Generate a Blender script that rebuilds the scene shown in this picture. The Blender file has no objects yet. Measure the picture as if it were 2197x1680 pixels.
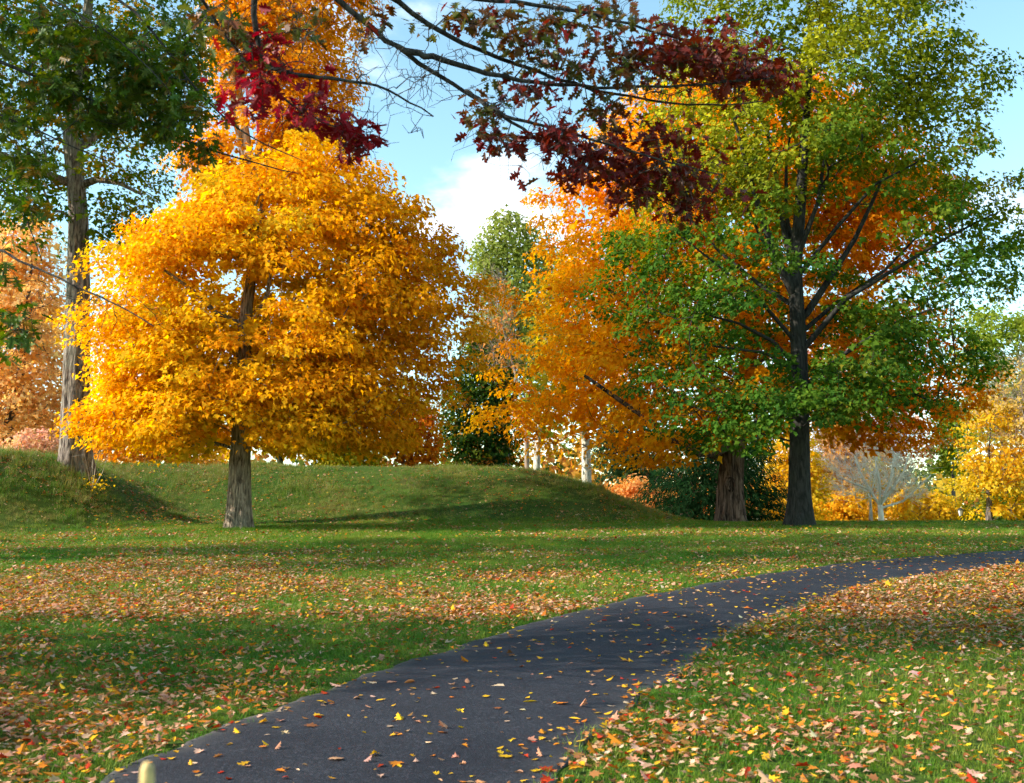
import bpy, math
import numpy as np
R = math.radians
C = bpy.context.scene.collection
SC = bpy.context.scene

# ------------------------------------------------------------------ camera, sky, sun, exposure
F = 2355.0                      # focal length in units of a 2197-wide frame
EYE = 1.6
PITCH = math.atan((1085 - 840) / F)
cam_d = bpy.data.cameras.new('camera')
cam_d.sensor_width = 36.0
cam_d.lens = 36.0 * F / 2197.0
cam_d.clip_end = 2000.0
cam_d.dof.use_dof = True
cam_d.dof.focus_distance = 24.0
cam_d.dof.aperture_fstop = 5.6
cam = bpy.data.objects.new('camera', cam_d)
C.objects.link(cam)
cam.location = (0, 0, EYE)
cam.rotation_euler = (math.pi / 2 + PITCH, 0, 0)
SC.camera = cam

SUN_AZ = R(256.0)               # clockwise from the view direction: left and a little behind
SUN_EL = R(30.0)
to_sun = np.array([math.sin(SUN_AZ) * math.cos(SUN_EL), math.cos(SUN_AZ) * math.cos(SUN_EL), math.sin(SUN_EL)])

SC.view_settings.view_transform = 'Standard'
SC.view_settings.look = 'None'
SC.view_settings.gamma = 1.0
SC.view_settings.use_curve_mapping = False
SC.view_settings.exposure = 1.0
SC.cycles.max_bounces = 4
SC.cycles.diffuse_bounces = 2
SC.cycles.glossy_bounces = 2
SC.cycles.transmission_bounces = 3
SC.cycles.transparent_max_bounces = 4
SC.cycles.use_denoising = True
SC.cycles.use_adaptive_sampling = True
SC.cycles.adaptive_threshold = 0.04

world = bpy.data.worlds.new('World')
SC.world = world
world.use_nodes = True


def build_world():
    nt = world.node_tree
    N, L = nt.nodes, nt.links
    N.clear()
    out = N.new('ShaderNodeOutputWorld')
    bg = N.new('ShaderNodeBackground')
    sky = N.new('ShaderNodeTexSky')
    sky.sky_type = 'NISHITA'
    sky.sun_disc = False
    sky.sun_elevation = SUN_EL
    sky.sun_rotation = SUN_AZ
    sky.altitude = 100
    sky.air_density = 1.0
    sky.dust_density = 0.3
    sky.ozone_density = 1.3
    tc = N.new('ShaderNodeTexCoord')
    # cumulus low in the sky, broken up with noise; blue above
    mp = N.new('ShaderNodeMapping')
    mp.inputs['Scale'].default_value = (1, 1, 2.2)
    mp.inputs['Location'].default_value = (0.13, 0.0, 0.0)
    L.new(tc.outputs['Generated'], mp.inputs['Vector'])
    n1 = N.new('ShaderNodeTexNoise')
    n1.inputs['Scale'].default_value = 5.0
    n1.inputs['Detail'].default_value = 9.0
    n1.inputs['Roughness'].default_value = 0.56
    L.new(mp.outputs['Vector'], n1.inputs['Vector'])

    def blob(az, el, w, k=.36):
        d = (math.sin(R(az)) * math.cos(R(el)), math.cos(R(az)) * math.cos(R(el)), math.sin(R(el)))
        v = N.new('ShaderNodeVectorMath'); v.operation = 'SUBTRACT'
        L.new(tc.outputs['Generated'], v.inputs[0]); v.inputs[1].default_value = d
        s = N.new('ShaderNodeVectorMath'); s.operation = 'MULTIPLY'
        L.new(v.outputs[0], s.inputs[0]); s.inputs[1].default_value = (1, 1, 1.7)
        ln = N.new('ShaderNodeVectorMath'); ln.operation = 'LENGTH'
        L.new(s.outputs[0], ln.inputs[0])
        m = N.new('ShaderNodeMapRange')
        m.inputs['From Min'].default_value = 0.0; m.inputs['From Max'].default_value = R(w)
        m.inputs['To Min'].default_value = k; m.inputs['To Max'].default_value = 0.0
        L.new(ln.outputs['Value'], m.inputs['Value'])
        return m.outputs[0]
    acc = None
    for az, el, w, kk in ((0.3, 14.8, 6.6, .33), (-5, 14.2, 4.5, .26), (26, 13.5, 8, .26), (31, 8.5, 12, .26), (-28, 9, 12, .22), (-16, 6, 10, .22), (12, 5, 14, .26), (60, 13, 14, .3),
                      (95, 12, 15, .3), (140, 15, 14, .3), (185, 12, 16, .3), (230, 14, 14, .3), (275, 11, 15, .3), (305, 13, 12, .3)):
        b = blob(az, el, w, kk)
        if acc is None:
            acc = b
        else:
            m = N.new('ShaderNodeMath'); m.operation = 'MAXIMUM'
            L.new(acc, m.inputs[0]); L.new(b, m.inputs[1]); acc = m.outputs[0]
    ad = N.new('ShaderNodeMath'); ad.operation = 'ADD'
    L.new(n1.outputs['Fac'], ad.inputs[0]); L.new(acc, ad.inputs[1])
    rp = N.new('ShaderNodeMapRange'); rp.interpolation_type = 'SMOOTHSTEP'
    rp.inputs['From Min'].default_value = 0.60; rp.inputs['From Max'].default_value = 0.82
    L.new(ad.outputs[0], rp.inputs['Value'])
    tint = N.new('ShaderNodeMix'); tint.data_type = 'RGBA'; tint.blend_type = 'MULTIPLY'
    tint.inputs['Factor'].default_value = 1.0
    L.new(sky.outputs[0], tint.inputs[6]); tint.inputs[7].default_value = (1.14, 1.30, 1.12, 1)
    n2 = N.new('ShaderNodeTexNoise'); n2.inputs['Scale'].default_value = 11.0; n2.inputs['Detail'].default_value = 5.0
    L.new(mp.outputs['Vector'], n2.inputs['Vector'])
    cc = N.new('ShaderNodeMix'); cc.data_type = 'RGBA'
    L.new(n2.outputs['Fac'], cc.inputs['Factor'])
    cc.inputs[6].default_value = (4.9, 5.6, 6.2, 1); cc.inputs[7].default_value = (6.4, 6.6, 6.7, 1)
    mx = N.new('ShaderNodeMix'); mx.data_type = 'RGBA'
    L.new(rp.outputs[0], mx.inputs['Factor'])
    L.new(tint.outputs[2], mx.inputs[6]); L.new(cc.outputs[2], mx.inputs[7])
    L.new(mx.outputs[2], bg.inputs['Color'])
    bg.inputs['Strength'].default_value = 0.145
    L.new(bg.outputs[0], out.inputs['Surface'])


build_world()

sun_d = bpy.data.lights.new('sun', 'SUN')
sun_d.energy = 4.5
sun_d.angle = R(0.55)
sun_d.color = (1.0, 0.92, 0.79)
sun = bpy.data.objects.new('sun', sun_d)
C.objects.link(sun)
from mathutils import Vector, Matrix
sun.rotation_euler = Vector((-to_sun[0], -to_sun[1], -to_sun[2])).to_track_quat('-Z', 'Y').to_euler()

# ------------------------------------------------------------------ small helpers
CP, SP = math.cos(PITCH), math.sin(PITCH)


def ray(px, py):
    cx, cy = (px - 1098.5) / F, (840 - py) / F
    return np.array([cx, CP - cy * SP, SP + cy * CP])


def P(px, py, Y):
    d = ray(px, py)
    t = Y / d[1]
    return np.array([d[0] * t, Y, EYE + d[2] * t])


def hash_noise(x, y, seed=0):
    xi, yi = np.floor(x).astype(np.int64), np.floor(y).astype(np.int64)
    xf, yf = x - xi, y - yi
    xf, yf = xf * xf * (3 - 2 * xf), yf * yf * (3 - 2 * yf)

    def h(a, b):
        n = (a * 374761393 + b * 668265263 + seed * 1442695041) & 0x7fffffff
        n = ((n ^ (n >> 13)) * 1274126177) & 0x7fffffff
        return ((n ^ (n >> 16)) & 0xffff) / 65535.0
    return (h(xi, yi) * (1 - xf) + h(xi + 1, yi) * xf) * (1 - yf) + (h(xi, yi + 1) * (1 - xf) + h(xi + 1, yi + 1) * xf) * yf


def fbm(x, y, seed=0, o=4):
    s, a, t = 0.0, 0.5, 0.0
    for k in range(o):
        s = s + a * hash_noise(x * 2 ** k + 17.3 * k, y * 2 ** k - 9.1 * k, seed + k); t += a; a *= 0.5
    return s / t


_ty = np.arange(-120, 700, 0.5)
_tz = np.interp(_ty, [-120, -40, 0, 6, 20, 34, 40, 45, 60, 80, 150, 400, 700], [-1.5, -.5, 0, .11, .47, .86, .93, .90, .56, -.1, -1.3, -4.5, -9])
_k = np.hanning(15); _k /= _k.sum()
_tz = np.convolve(np.pad(_tz, 7, mode='edge'), _k, mode='valid')


def seg_dist(x, y, a, b):
    ax, ay = a; bx, by = b
    t = np.clip(((x - ax) * (bx - ax) + (y - ay) * (by - ay)) / ((bx - ax) ** 2 + (by - ay) ** 2), 0, 1)
    return np.hypot(x - ax - t * (bx - ax), y - ay - t * (by - ay)), t


def sm(t):
    t = np.clip(t, 0, 1)
    return t * t * (3 - 2 * t)


def H(x, y):
    x = np.asarray(x, float); y = np.asarray(y, float)
    z = np.interp(y, _ty, _tz)
    d, t = seg_dist(x, y, (-46, 50.5), (-.2, 48.5))
    d = d + 0.7 * (fbm(x * .16, y * .16, 5, 3) - .5)
    m1 = (2.72 - 0.28 * t) * (1 - sm(d / 9.4))
    d, t = seg_dist(x, y, (-24.3, 40.0), (-46, 33))
    d = d + 0.8 * (fbm(x * .2, y * .2, 9, 3) - .5)
    u = np.clip(d / 13.6, 0, 1)
    m2 = 2.45 * sm((1 - u) / .47)
    bump = .16 * (fbm(x * .55, y * .55, 12, 3) - .5)
    mm = (m1 ** 4 + m2 ** 4) ** .25
    z = z + mm + bump * np.clip(mm, 0, 1)
    far = sm((y - 30) / 12.0)
    z = z + 0.10 * (fbm(x * .12, y * .12, 3, 3) - .5) * (0.4 + far)
    return z


def ground_px(px, py):
    d = ray(px, py)
    t = np.arange(3.0, 90, 0.05)
    z = EYE + d[2] * t - H(d[0] * t, d[1] * t)
    i = int(np.argmax(z < 0))
    return np.array([d[0] * t[i], d[1] * t[i]])


def link(o, parent=None):
    C.objects.link(o)
    if parent is not None:
        o.parent = parent
    return o


def mesh_obj(name, verts, faces, mat, parent=None, cols=None, smooth=False, kind=None, link_it=True):
    """faces: list of (n,k) index arrays; cols: per-face colours in the same order."""
    me = bpy.data.meshes.new(name)
    verts = np.asarray(verts, np.float32)
    faces = [np.asarray(f, np.int32) for f in faces if len(f)]
    nl = sum(f.size for f in faces); nf = sum(len(f) for f in faces)
    me.vertices.add(len(verts)); me.loops.add(nl); me.polygons.add(nf)
    me.vertices.foreach_set('co', verts.ravel())
    me.loops.foreach_set('vertex_index', np.concatenate([f.ravel() for f in faces]))
    tot = np.concatenate([np.full(len(f), f.shape[1], np.int32) for f in faces])
    st = np.concatenate([[0], np.cumsum(tot)[:-1]]).astype(np.int32)
    me.polygons.foreach_set('loop_start', st)
    me.polygons.foreach_set('loop_total', tot)
    if smooth:
        me.polygons.foreach_set('use_smooth', np.ones(nf, bool))
    if cols is not None:
        a = me.attributes.new('col', 'FLOAT_COLOR', 'FACE')
        c = np.ones((nf, 4), np.float32); c[:, :3] = cols
        a.data.foreach_set('color', c.ravel())
    me.materials.append(mat)
    me.update(calc_edges=True)
    o = bpy.data.objects.new(name, me)
    if kind:
        o['kind'] = kind
    return link(o, parent) if link_it else o


def empty(name, loc, label, cat, group=None):
    o = bpy.data.objects.new(name, None)
    o.empty_display_size = 0.2
    o.location = loc
    o['label'] = label; o['category'] = cat
    if group:
        o['group'] = group
    return link(o)


def unit(v):
    return v / np.maximum(np.linalg.norm(v, axis=-1, keepdims=True), 1e-9)


# ------------------------------------------------------------------ materials
def new_mat(name):
    m = bpy.data.materials.new(name); m.use_nodes = True
    nt = m.node_tree; nt.nodes.clear()
    out = nt.nodes.new('ShaderNodeOutputMaterial')
    return m, nt.nodes, nt.links, out


def ramp(N, stops):
    r = N.new('ShaderNodeValToRGB')
    e = r.color_ramp.elements
    while len(e) < len(stops):
        e.new(0.5)
    for i, (p, c) in enumerate(stops):
        e[i].position = p; e[i].color = (*c, 1)
    return r


def leaf_mat(name, transl=0.54, rough=0.5, spec=0.35, sat=1.15):
    m, N, L, out = new_mat(name)
    at = N.new('ShaderNodeAttribute'); at.attribute_name = 'col'
    if spec > 0:
        b = N.new('ShaderNodeBsdfPrincipled')
        b.inputs['Roughness'].default_value = rough
        b.inputs['Specular IOR Level'].default_value = spec
        L.new(at.outputs['Color'], b.inputs['Base Color'])
    else:
        b = N.new('ShaderNodeBsdfDiffuse')
        L.new(at.outputs['Color'], b.inputs['Color'])
    hs = N.new('ShaderNodeHueSaturation')
    hs.inputs['Saturation'].default_value = sat; hs.inputs['Value'].default_value = 1.25
    L.new(at.outputs['Color'], hs.inputs['Color'])
    t = N.new('ShaderNodeBsdfTranslucent')
    L.new(hs.outputs[0], t.inputs['Color'])
    mx = N.new('ShaderNodeMixShader'); mx.inputs[0].default_value = transl
    L.new(b.outputs[0], mx.inputs[1]); L.new(t.outputs[0], mx.inputs[2])
    L.new(mx.outputs[0], out.inputs['Surface'])
    return m


def bark_mat(name, dark, mid, light, sx=9.0, sz=1.1, bump=0.6, lichen=None):
    m, N, L, out = new_mat(name)
    tc = N.new('ShaderNodeTexCoord')
    mp = N.new('ShaderNodeMapping'); mp.inputs['Scale'].default_value = (sx, sx, sz)
    L.new(tc.outputs['Object'], mp.inputs['Vector'])
    n = N.new('ShaderNodeTexNoise'); n.inputs['Scale'].default_value = 1.6
    n.inputs['Detail'].default_value = 6; n.inputs['Roughness'].default_value = .62; n.inputs['Distortion'].default_value = .6
    L.new(mp.outputs[0], n.inputs['Vector'])
    n2 = N.new('ShaderNodeTexNoise'); n2.inputs['Scale'].default_value = 1.3; n2.inputs['Detail'].default_value = 3
    L.new(tc.outputs['Object'], n2.inputs['Vector'])
    r = ramp(N, [(0.38, dark), (0.49, mid), (0.62, light)])
    L.new(n.outputs['Fac'], r.inputs['Fac'])
    col = r.outputs['Color']
    if lichen:
        r2 = ramp(N, [(0.5, (0, 0, 0)), (0.7, (1, 1, 1))])
        L.new(n2.outputs['Fac'], r2.inputs['Fac'])
        mx = N.new('ShaderNodeMix'); mx.data_type = 'RGBA'
        sc = N.new('ShaderNodeMath'); sc.operation = 'MULTIPLY'; sc.inputs[1].default_value = .55
        L.new(r2.outputs['Color'], sc.inputs[0]); L.new(sc.outputs[0], mx.inputs['Factor'])
        L.new(col, mx.inputs[6]); mx.inputs[7].default_value = (*lichen, 1)
        col = mx.outputs[2]
    b = N.new('ShaderNodeBsdfPrincipled')
    b.inputs['Roughness'].default_value = .9; b.inputs['Specular IOR Level'].default_value = .15
    L.new(col, b.inputs['Base Color'])
    bp = N.new('ShaderNodeBump'); bp.inputs['Strength'].default_value = bump; bp.inputs['Distance'].default_value = .06
    L.new(n.outputs['Fac'], bp.inputs['Height']); L.new(bp.outputs[0], b.inputs['Normal'])
    L.new(b.outputs[0], out.inputs['Surface'])
    return m


def flat_mat(name, col, rough=.6, metal=0.0, var=0.0, scale=8):
    m, N, L, out = new_mat(name)
    b = N.new('ShaderNodeBsdfPrincipled')
    b.inputs['Roughness'].default_value = rough; b.inputs['Metallic'].default_value = metal
    tc = N.new('ShaderNodeTexCoord')
    n = N.new('ShaderNodeTexNoise'); n.inputs['Scale'].default_value = scale; n.inputs['Detail'].default_value = 4
    L.new(tc.outputs['Object'], n.inputs['Vector'])
    r = ramp(N, [(.3, tuple(c * (1 - var) for c in col)), (.7, tuple(min(1, c * (1 + var)) for c in col))])
    L.new(n.outputs['Fac'], r.inputs['Fac']); L.new(r.outputs['Color'], b.inputs['Base Color'])
    L.new(b.outputs[0], out.inputs['Surface'])
    return m


LEAF = leaf_mat('tree_leaf', spec=0)
OAKLEAF = leaf_mat('green_oak_leaf', transl=.36, spec=0)
FALLEN = leaf_mat('fallen_leaf_surface', transl=.18, spec=0)
GLOSSLEAF = leaf_mat('oak_leaf', transl=.36, rough=.45, spec=.25)
BARK_OAK = bark_mat('oak_bark', (.035, .026, .021), (.17, .13, .105), (.36, .30, .245), 7.5, 1.3, 1.0, (.19, .185, .13))
BARK_MAPLE = bark_mat('maple_bark', (.07, .05, .036), (.22, .165, .115), (.42, .33, .24), 11, 1.7, 1.0, (.25, .23, .16))
BARK_RED = bark_mat('old_maple_bark', (.022, .013, .010), (.095, .06, .045), (.23, .155, .12), 6, .8, 1.0)
BARK_GREY = bark_mat('smooth_grey_bark', (.016, .015, .013), (.030, .028, .024), (.052, .048, .042), 7, 1.6, .5, (.04, .045, .03))
BARK_PALE = bark_mat('pale_bark', (.26, .21, .16), (.42, .35, .27), (.58, .50, .41), 4, 1.0, .3)
BARK_WHITE = bark_mat('sycamore_bark', (.28, .25, .19), (.58, .54, .45), (.72, .69, .6), 4, 2.0, .25)
BARK_BONE = bark_mat('bleached_bark', (.66, .57, .44), (.78, .70, .56), (.85, .78, .65), 5, 1.6, .3)
BARK_TWIG = bark_mat('dark_twig_bark', (.022, .019, .018), (.045, .040, .037), (.085, .078, .07), 14, 3.0, .4)
BARK_FAR = bark_mat('far_bark', (.05, .04, .034), (.11, .09, .075), (.2, .165, .14), 6, 1.0, .4)
BARK_TAN = bark_mat('tan_twig_bark', (.20, .14, .10), (.32, .24, .18), (.42, .33, .26), 6, 1.0, .2)


# ------------------------------------------------------------------ leaf shapes (two folded halves each)
def halves(half, fold=.16, bend=-.14):
    """half outline from base to tip (x>=0); returns verts and two polygons."""
    h = np.array(half, float)
    n = len(h)
    v = [(x, y, fold * x + bend * y * y) for x, y in h] + [(-x, y, fold * x + bend * y * y) for x, y in h[1:-1]]
    r = list(range(n))
    l = [0] + list(range(n, 2 * n - 2)) + [n - 1]
    return np.array(v), np.array(r[::-1]), np.array(l)


T_SIMPLE = halves([(0, 0), (.46, .34), (.20, .52), (0, 1)])
T_OAK = halves([(0, 0), (.27, .40), (.15, .58), (0, 1)])
T_BLOB = halves([(0, 0), (.44, .42), (0, 1)])
T_NEEDLE = halves([(0, 0), (.10, .5), (0, 1)])
T_REDOAK = halves([(0, 0), (.05, .12), (.20, .17), (.10, .28), (.34, .38), (.30, .45), (.12, .48), (.38, .66), (.30, .72), (.13, .70), (.19, .88), (.06, .90), (0, 1)], .25, -.3)
T_PINOAK = halves([(0, 0), (.03, .16), (.24, .16), (.05, .30), (.40, .42), (.06, .48), (.40, .74), (.08, .70), (.14, .90), (0, 1)], .2, -.25)
T_MAPLE = halves([(0, 0), (.24, -.05), (.20, .09), (.50, .30), (.26, .37), (.30, .64), (.11, .58), (0, 1)], .18, -.1)
T_OVAL = halves([(0, 0), (.13, .15), (.21, .42), (.15, .72), (0, 1)], .3, -.15)


def leaf_arrays(tmpl, pos, nrm, dirv, size, curl=None, off=0):
    tv, f1, f2 = tmpl
    n = len(pos)
    z = unit(nrm)
    y = unit(dirv - (dirv * z).sum(1, keepdims=True) * z)
    x = np.cross(y, z)
    s = size[:, None, None]
    tz = np.broadcast_to(tv[None, :, 2], (n, len(tv)))
    if curl is not None:
        tz = tz * curl[:, None]
    v = pos[:, None, :] + s * (tv[None, :, 0, None] * x[:, None, :] + tv[None, :, 1, None] * y[:, None, :] + tz[:, :, None] * z[:, None, :])
    base = (np.arange(n) * len(tv) + off)[:, None]
    f = np.stack([base + f1[None], base + f2[None]], 1).reshape(-1, len(f1))
    return v.reshape(-1, 3), f


def pal_cols(rng, pal, n, clump_id=None, ncl=0, coh=.55, val=.22):
    """palette: list of (weight, rgb)."""
    w = np.array([p[0] for p in pal], float); w /= w.sum()
    c = np.array([p[1] for p in pal], float)
    leaf = c[rng.choice(len(pal), n, p=w)]
    if clump_id is not None:
        cc = c[rng.choice(len(pal), ncl, p=w)]
        leaf = leaf * (1 - coh) + cc[clump_id] * coh
    leaf = leaf * (1 + val * rng.normal(size=(n, 1)).clip(-2, 2) * .6)
    return leaf.clip(.004, .95)


# ------------------------------------------------------------------ branch tubes
def tubes(chains, sides=5):
    """chains: list of (pts (k,3), radii (k)); one vertex/face soup."""
    V, Fq = [], []
    off = 0
    for pts, rad in chains:
        pts = np.asarray(pts, float); rad = np.asarray(rad, float)
        k = len(pts)
        if k < 2:
            continue
        sd = sides if rad.max() > .012 else 3
        if rad.max() > .06:
            sd = max(sides, 8)
        t = unit(np.gradient(pts, axis=0))
        ref = np.tile(np.array([[0.31, 0.17, 0.93]]), (k, 1))
        ref[np.abs((t * ref).sum(1)) > .93] = (1, 0, 0)
        a = unit(np.cross(t, ref)); b = np.cross(t, a)
        th = np.arange(sd) * 2 * math.pi / sd
        ring = pts[:, None, :] + rad[:, None, None] * (np.cos(th)[None, :, None] * a[:, None, :] + np.sin(th)[None, :, None] * b[:, None, :])
        V.append(ring.reshape(-1, 3))
        i = np.arange(k - 1)[:, None] * sd; j = np.arange(sd)[None]; j2 = (j + 1) % sd
        q = np.stack([i + j, i + j2, i + sd + j2, i + sd + j], -1).reshape(-1, 4) + off
        Fq.append(q)
        off += k * sd
    if not V:
        return np.zeros((0, 3)), np.zeros((0, 4), int)
    return np.concatenate(V), np.concatenate(Fq)


def trunk_mesh(pts, rad, flare=.8, fh=.45, ridge=.045, seed=1, sides=36, step=.12):
    rng = np.random.default_rng(seed)
    pts = np.asarray(pts, float); rad = np.asarray(rad, float)
    d = np.concatenate([[0], np.cumsum(np.linalg.norm(np.diff(pts, axis=0), axis=1))])
    n = int(max(8, min(90, d[-1] / step)))
    s = np.concatenate([np.linspace(0, min(1.6, d[-1] * .3), 14)[:-1], np.linspace(min(1.6, d[-1] * .3), d[-1], n)])
    # smooth centre line
    c = np.stack([np.interp(s, d, pts[:, k]) for k in range(3)], 1)
    ker = np.ones(5) / 5
    for k in range(2):
        c[:, k] = np.convolve(np.pad(c[:, k], 2, mode='edge'), ker, mode='valid')
    r = np.interp(s, d, rad)
    th = np.linspace(0, 2 * math.pi, sides, endpoint=False)
    S, T = np.meshgrid(s, th, indexing='ij')
    ph = rng.uniform(0, 6.28, 8)
    wob = np.sin(S * .9 + ph[0]) * .5 + np.sin(S * 2.1 + ph[1]) * .25
    rr = 1 + ridge * np.sin(9 * T + wob * 2 + ph[2]) + ridge * .8 * np.sin(14 * T - wob * 3 + ph[3]) + ridge * .8 * np.sin(3 * T + S * .7 + ph[4])
    rr = rr + ridge * .7 * (fbm(T * 3 + 7, S * 1.8, seed, 3) - .5) * 2
    lob = .62 + .38 * np.sin(5 * T + ph[5] + .3 * np.sin(2 * T))
    S = np.maximum(S - .35, 0)
    rr = rr + flare * np.exp(-S / fh) * lob + .18 * flare * np.exp(-S / (fh * 3.5))
    rr = rr * r[:, None]
    V = np.stack([c[:, None, 0] + rr * np.cos(T), c[:, None, 1] + rr * np.sin(T), np.broadcast_to(c[:, None, 2], rr.shape)], -1).reshape(-1, 3)
    i = np.arange(len(s) - 1)[:, None] * sides; j = np.arange(sides)[None]; j2 = (j + 1) % sides
    q = np.stack([i + j, i + j2, i + sides + j2, i + sides + j], -1).reshape(-1, 4)
    cap = np.arange(sides)[None] + (len(s) - 1) * sides
    return V, [q, cap]


class Skel:
    """branch skeleton: every clump is joined to the nearest fitting node, radii by the pipe model."""
    def __init__(self, trunk, rad):
        self.pos = [np.array(p, float) for p in trunk]
        self.par = [-1] + list(range(len(trunk) - 1))
        self.maxr = list(rad)
        self.chains = []
        self.ntrunk = len(trunk)

    def limb(self, pts, r0, r1=None):
        pts = [np.array(p, float) for p in pts]
        P_ = np.array(self.pos)
        a = int(np.argmin(np.linalg.norm(P_ - pts[0], axis=1)))
        ch = [a]
        full = [pts[0]]
        for q in pts[1:]:
            k = max(1, int(np.linalg.norm(q - full[-1]) / .5))
            st = full[-1]
            for i in range(1, k + 1):
                full.append(st + (q - st) * i / k)
        r1 = r0 * .3 if r1 is None else r1
        for i, q in enumerate(full[0:]):
            self.pos.append(q); self.par.append(ch[-1]); self.maxr.append(-(r0 + (r1 - r0) * i / len(full)))
            ch.append(len(self.pos) - 1)
        self.chains.append(ch)

    def attach(self, targets, rng, up=.8, skip=0, jit=.06, arch=.12, seg=.45, kmax=7, rough=.018):
        for t in targets:
            P_ = np.array(self.pos[skip:])
            d = P_ - t
            dist = np.linalg.norm(d, axis=1)
            pen = np.maximum(0, d[:, 2] + .25 * dist) * up
            a = int(np.argmin(dist + pen)) + skip
            st = self.pos[a]
            L_ = np.linalg.norm(t - st)
            k = int(max(2, min(kmax, L_ / seg)))
            ch = [a]
            side = rng.normal(size=3) * L_ * jit
            for i in range(1, k + 1):
                f = i / k
                q = st + (t - st) * f + side * math.sin(math.pi * f) + np.array([0, 0, arch * L_ * math.sin(math.pi * f)])
                q = q + rng.normal(size=3) * L_ * rough * (i < k)
                self.pos.append(q); self.par.append(ch[-1]); self.maxr.append(9.0)
                ch.append(len(self.pos) - 1)
            self.chains.append(ch)

    def build(self, rtip=.007, ex=.46, cap=.5):
        n = len(self.pos)
        leaf = np.ones(n)
        haschild = np.zeros(n, bool)
        for i in range(n - 1, 0, -1):
            p = self.par[i]
            if not haschild[i]:
                leaf[i] = 1
            if not haschild[p]:
                leaf[p] = 0
                haschild[p] = True
            leaf[p] += leaf[i]
        r = rtip * np.maximum(leaf, 1) ** ex
        out = []
        for ch in self.chains:
            rr = []
            for c in ch:
                m = self.maxr[c]
                rr.append(-m if m < 0 else r[c])
            if ch[0] < self.ntrunk:
                rr[0] = min(rr[1] * 1.15, self.maxr[ch[0]] * .9)
            elif len(rr) > 1:
                rr[0] = min(rr[0], rr[1] * 1.3)
            cp = cap * self.maxr[0]
            rr = [min(x, cp) for x in rr]
            out.append(([self.pos[c] for c in ch], rr))
        return out


# ------------------------------------------------------------------ crowns
def crown_clumps(rng, prof, Y, n, rc, kd=.85, shell=.38, voids=(), mind=.8, back=1.0, Yoff=0.0):
    pr = sorted(prof, key=lambda q: -q[0])
    zs = np.array([P(1100, q[0], Y)[2] for q in pr])
    xl = np.array([P(q[1], q[0], Y)[0] for q in pr]); xr = np.array([P(q[2], q[0], Y)[0] for q in pr])
    M = n * 40
    z = rng.uniform(zs[0], zs[-1], M)
    l = np.interp(z, zs, xl); r_ = np.interp(z, zs, xr)
    w = (r_ - l) / 2
    keep = rng.random(M) < (w / w.max()) ** 1.3 + .03
    z, l, r_, w = z[keep], l[keep], r_[keep], w[keep]
    m = len(z)
    rad = rng.random(m) ** shell
    th = rng.uniform(0, 2 * math.pi, m)
    wi = np.maximum(w - rc * .4, .05)
    ls_ = 2.2 / max(1.0, w.max() * .5)
    lump = 1 + .46 * (fbm(np.cos(th) * 2.4 + 5 + z * ls_ * .8, np.sin(th) * 2.4 + z * ls_ * .9, n, 3) - .57)
    wi = wi * lump
    x = (l + r_) / 2 + np.cos(th) * rad * wi
    y = Y + Yoff + np.sin(th) * rad * wi * kd
    pts = np.stack([x, y, z], 1)
    hole = fbm(x * .42 + 11, z * .5 + y * .33, n + 1, 3)
    hk = (hole > .40) | (rng.random(m) < .3)
    pts, th, m = pts[hk], th[hk], int(hk.sum())
    if back < 1:
        pts = pts[(np.sin(th) < 0.15) | (rng.random(m) < back)]
    for vd in voids:
        vx, vy, rx, ry, pk = vd[:5]
        # thin spots in the crown, given where they sit in the crown's middle plane
        c = P(vx, vy, Y); ex = rx / F * Y; ez = ry / F * Y
        inside = ((pts[:, 0] - c[0]) / ex) ** 2 + ((pts[:, 2] - c[2]) / ez) ** 2 < 1
        if len(vd) > 5:                 # only on the near side of the crown
            inside &= pts[:, 1] < Y + .5
        pts = pts[~inside | (rng.random(len(pts)) < pk)]
    acc = []
    A = np.zeros((0, 3))
    for q in pts:
        if len(acc) >= n:
            break
        if len(acc) == 0 or (((A[:len(acc)] - q) * (1, 1, 1.5)) ** 2).sum(1).min() > (mind * rc) ** 2:
            if len(acc) >= len(A):
                A = np.concatenate([A, np.zeros((256, 3))])
            A[len(acc)] = q; acc.append(q)
    return np.array(acc)


def clump_leaves(rng, cen, rc, flat, per, axis_xy, droop=.3, sizes=None):
    n = len(cen)
    per_i = rng.poisson(per * np.where(cen[:, 1] > axis_xy[1] + rc, .58, 1.22)).clip(3)
    cid = np.repeat(np.arange(n), per_i)
    m = len(cid)
    u = unit(rng.normal(size=(m, 3)))
    r = rng.random(m) ** .45
    rcl = rc * rng.uniform(.7, 1.25, n)[cid]
    outw = cen - np.concatenate([np.broadcast_to(axis_xy, (n, 2)), cen[:, 2:3]], 1)
    outw = unit(outw)[cid]
    loc = u * (r * rcl)[:, None] * np.array([1, 1, flat])
    hd = np.hypot(loc[:, 0], loc[:, 1])
    loc[:, 2] -= droop * hd ** 2 / rcl
    loc[:, 2] -= .25 * rcl * np.maximum(0, (loc * outw).sum(1)) / rcl * .6
    pos = cen[cid] + loc
    nrm = np.array([0, 0, 1.0]) * .75 + outw * .35 + unit(loc) * .5 + rng.normal(size=(m, 3)) * .45
    dirv = outw * .6 + unit(loc) * .5 + rng.normal(size=(m, 3)) * .5 + np.array([0, 0, -.55])
    return pos, nrm, dirv, cid


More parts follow.
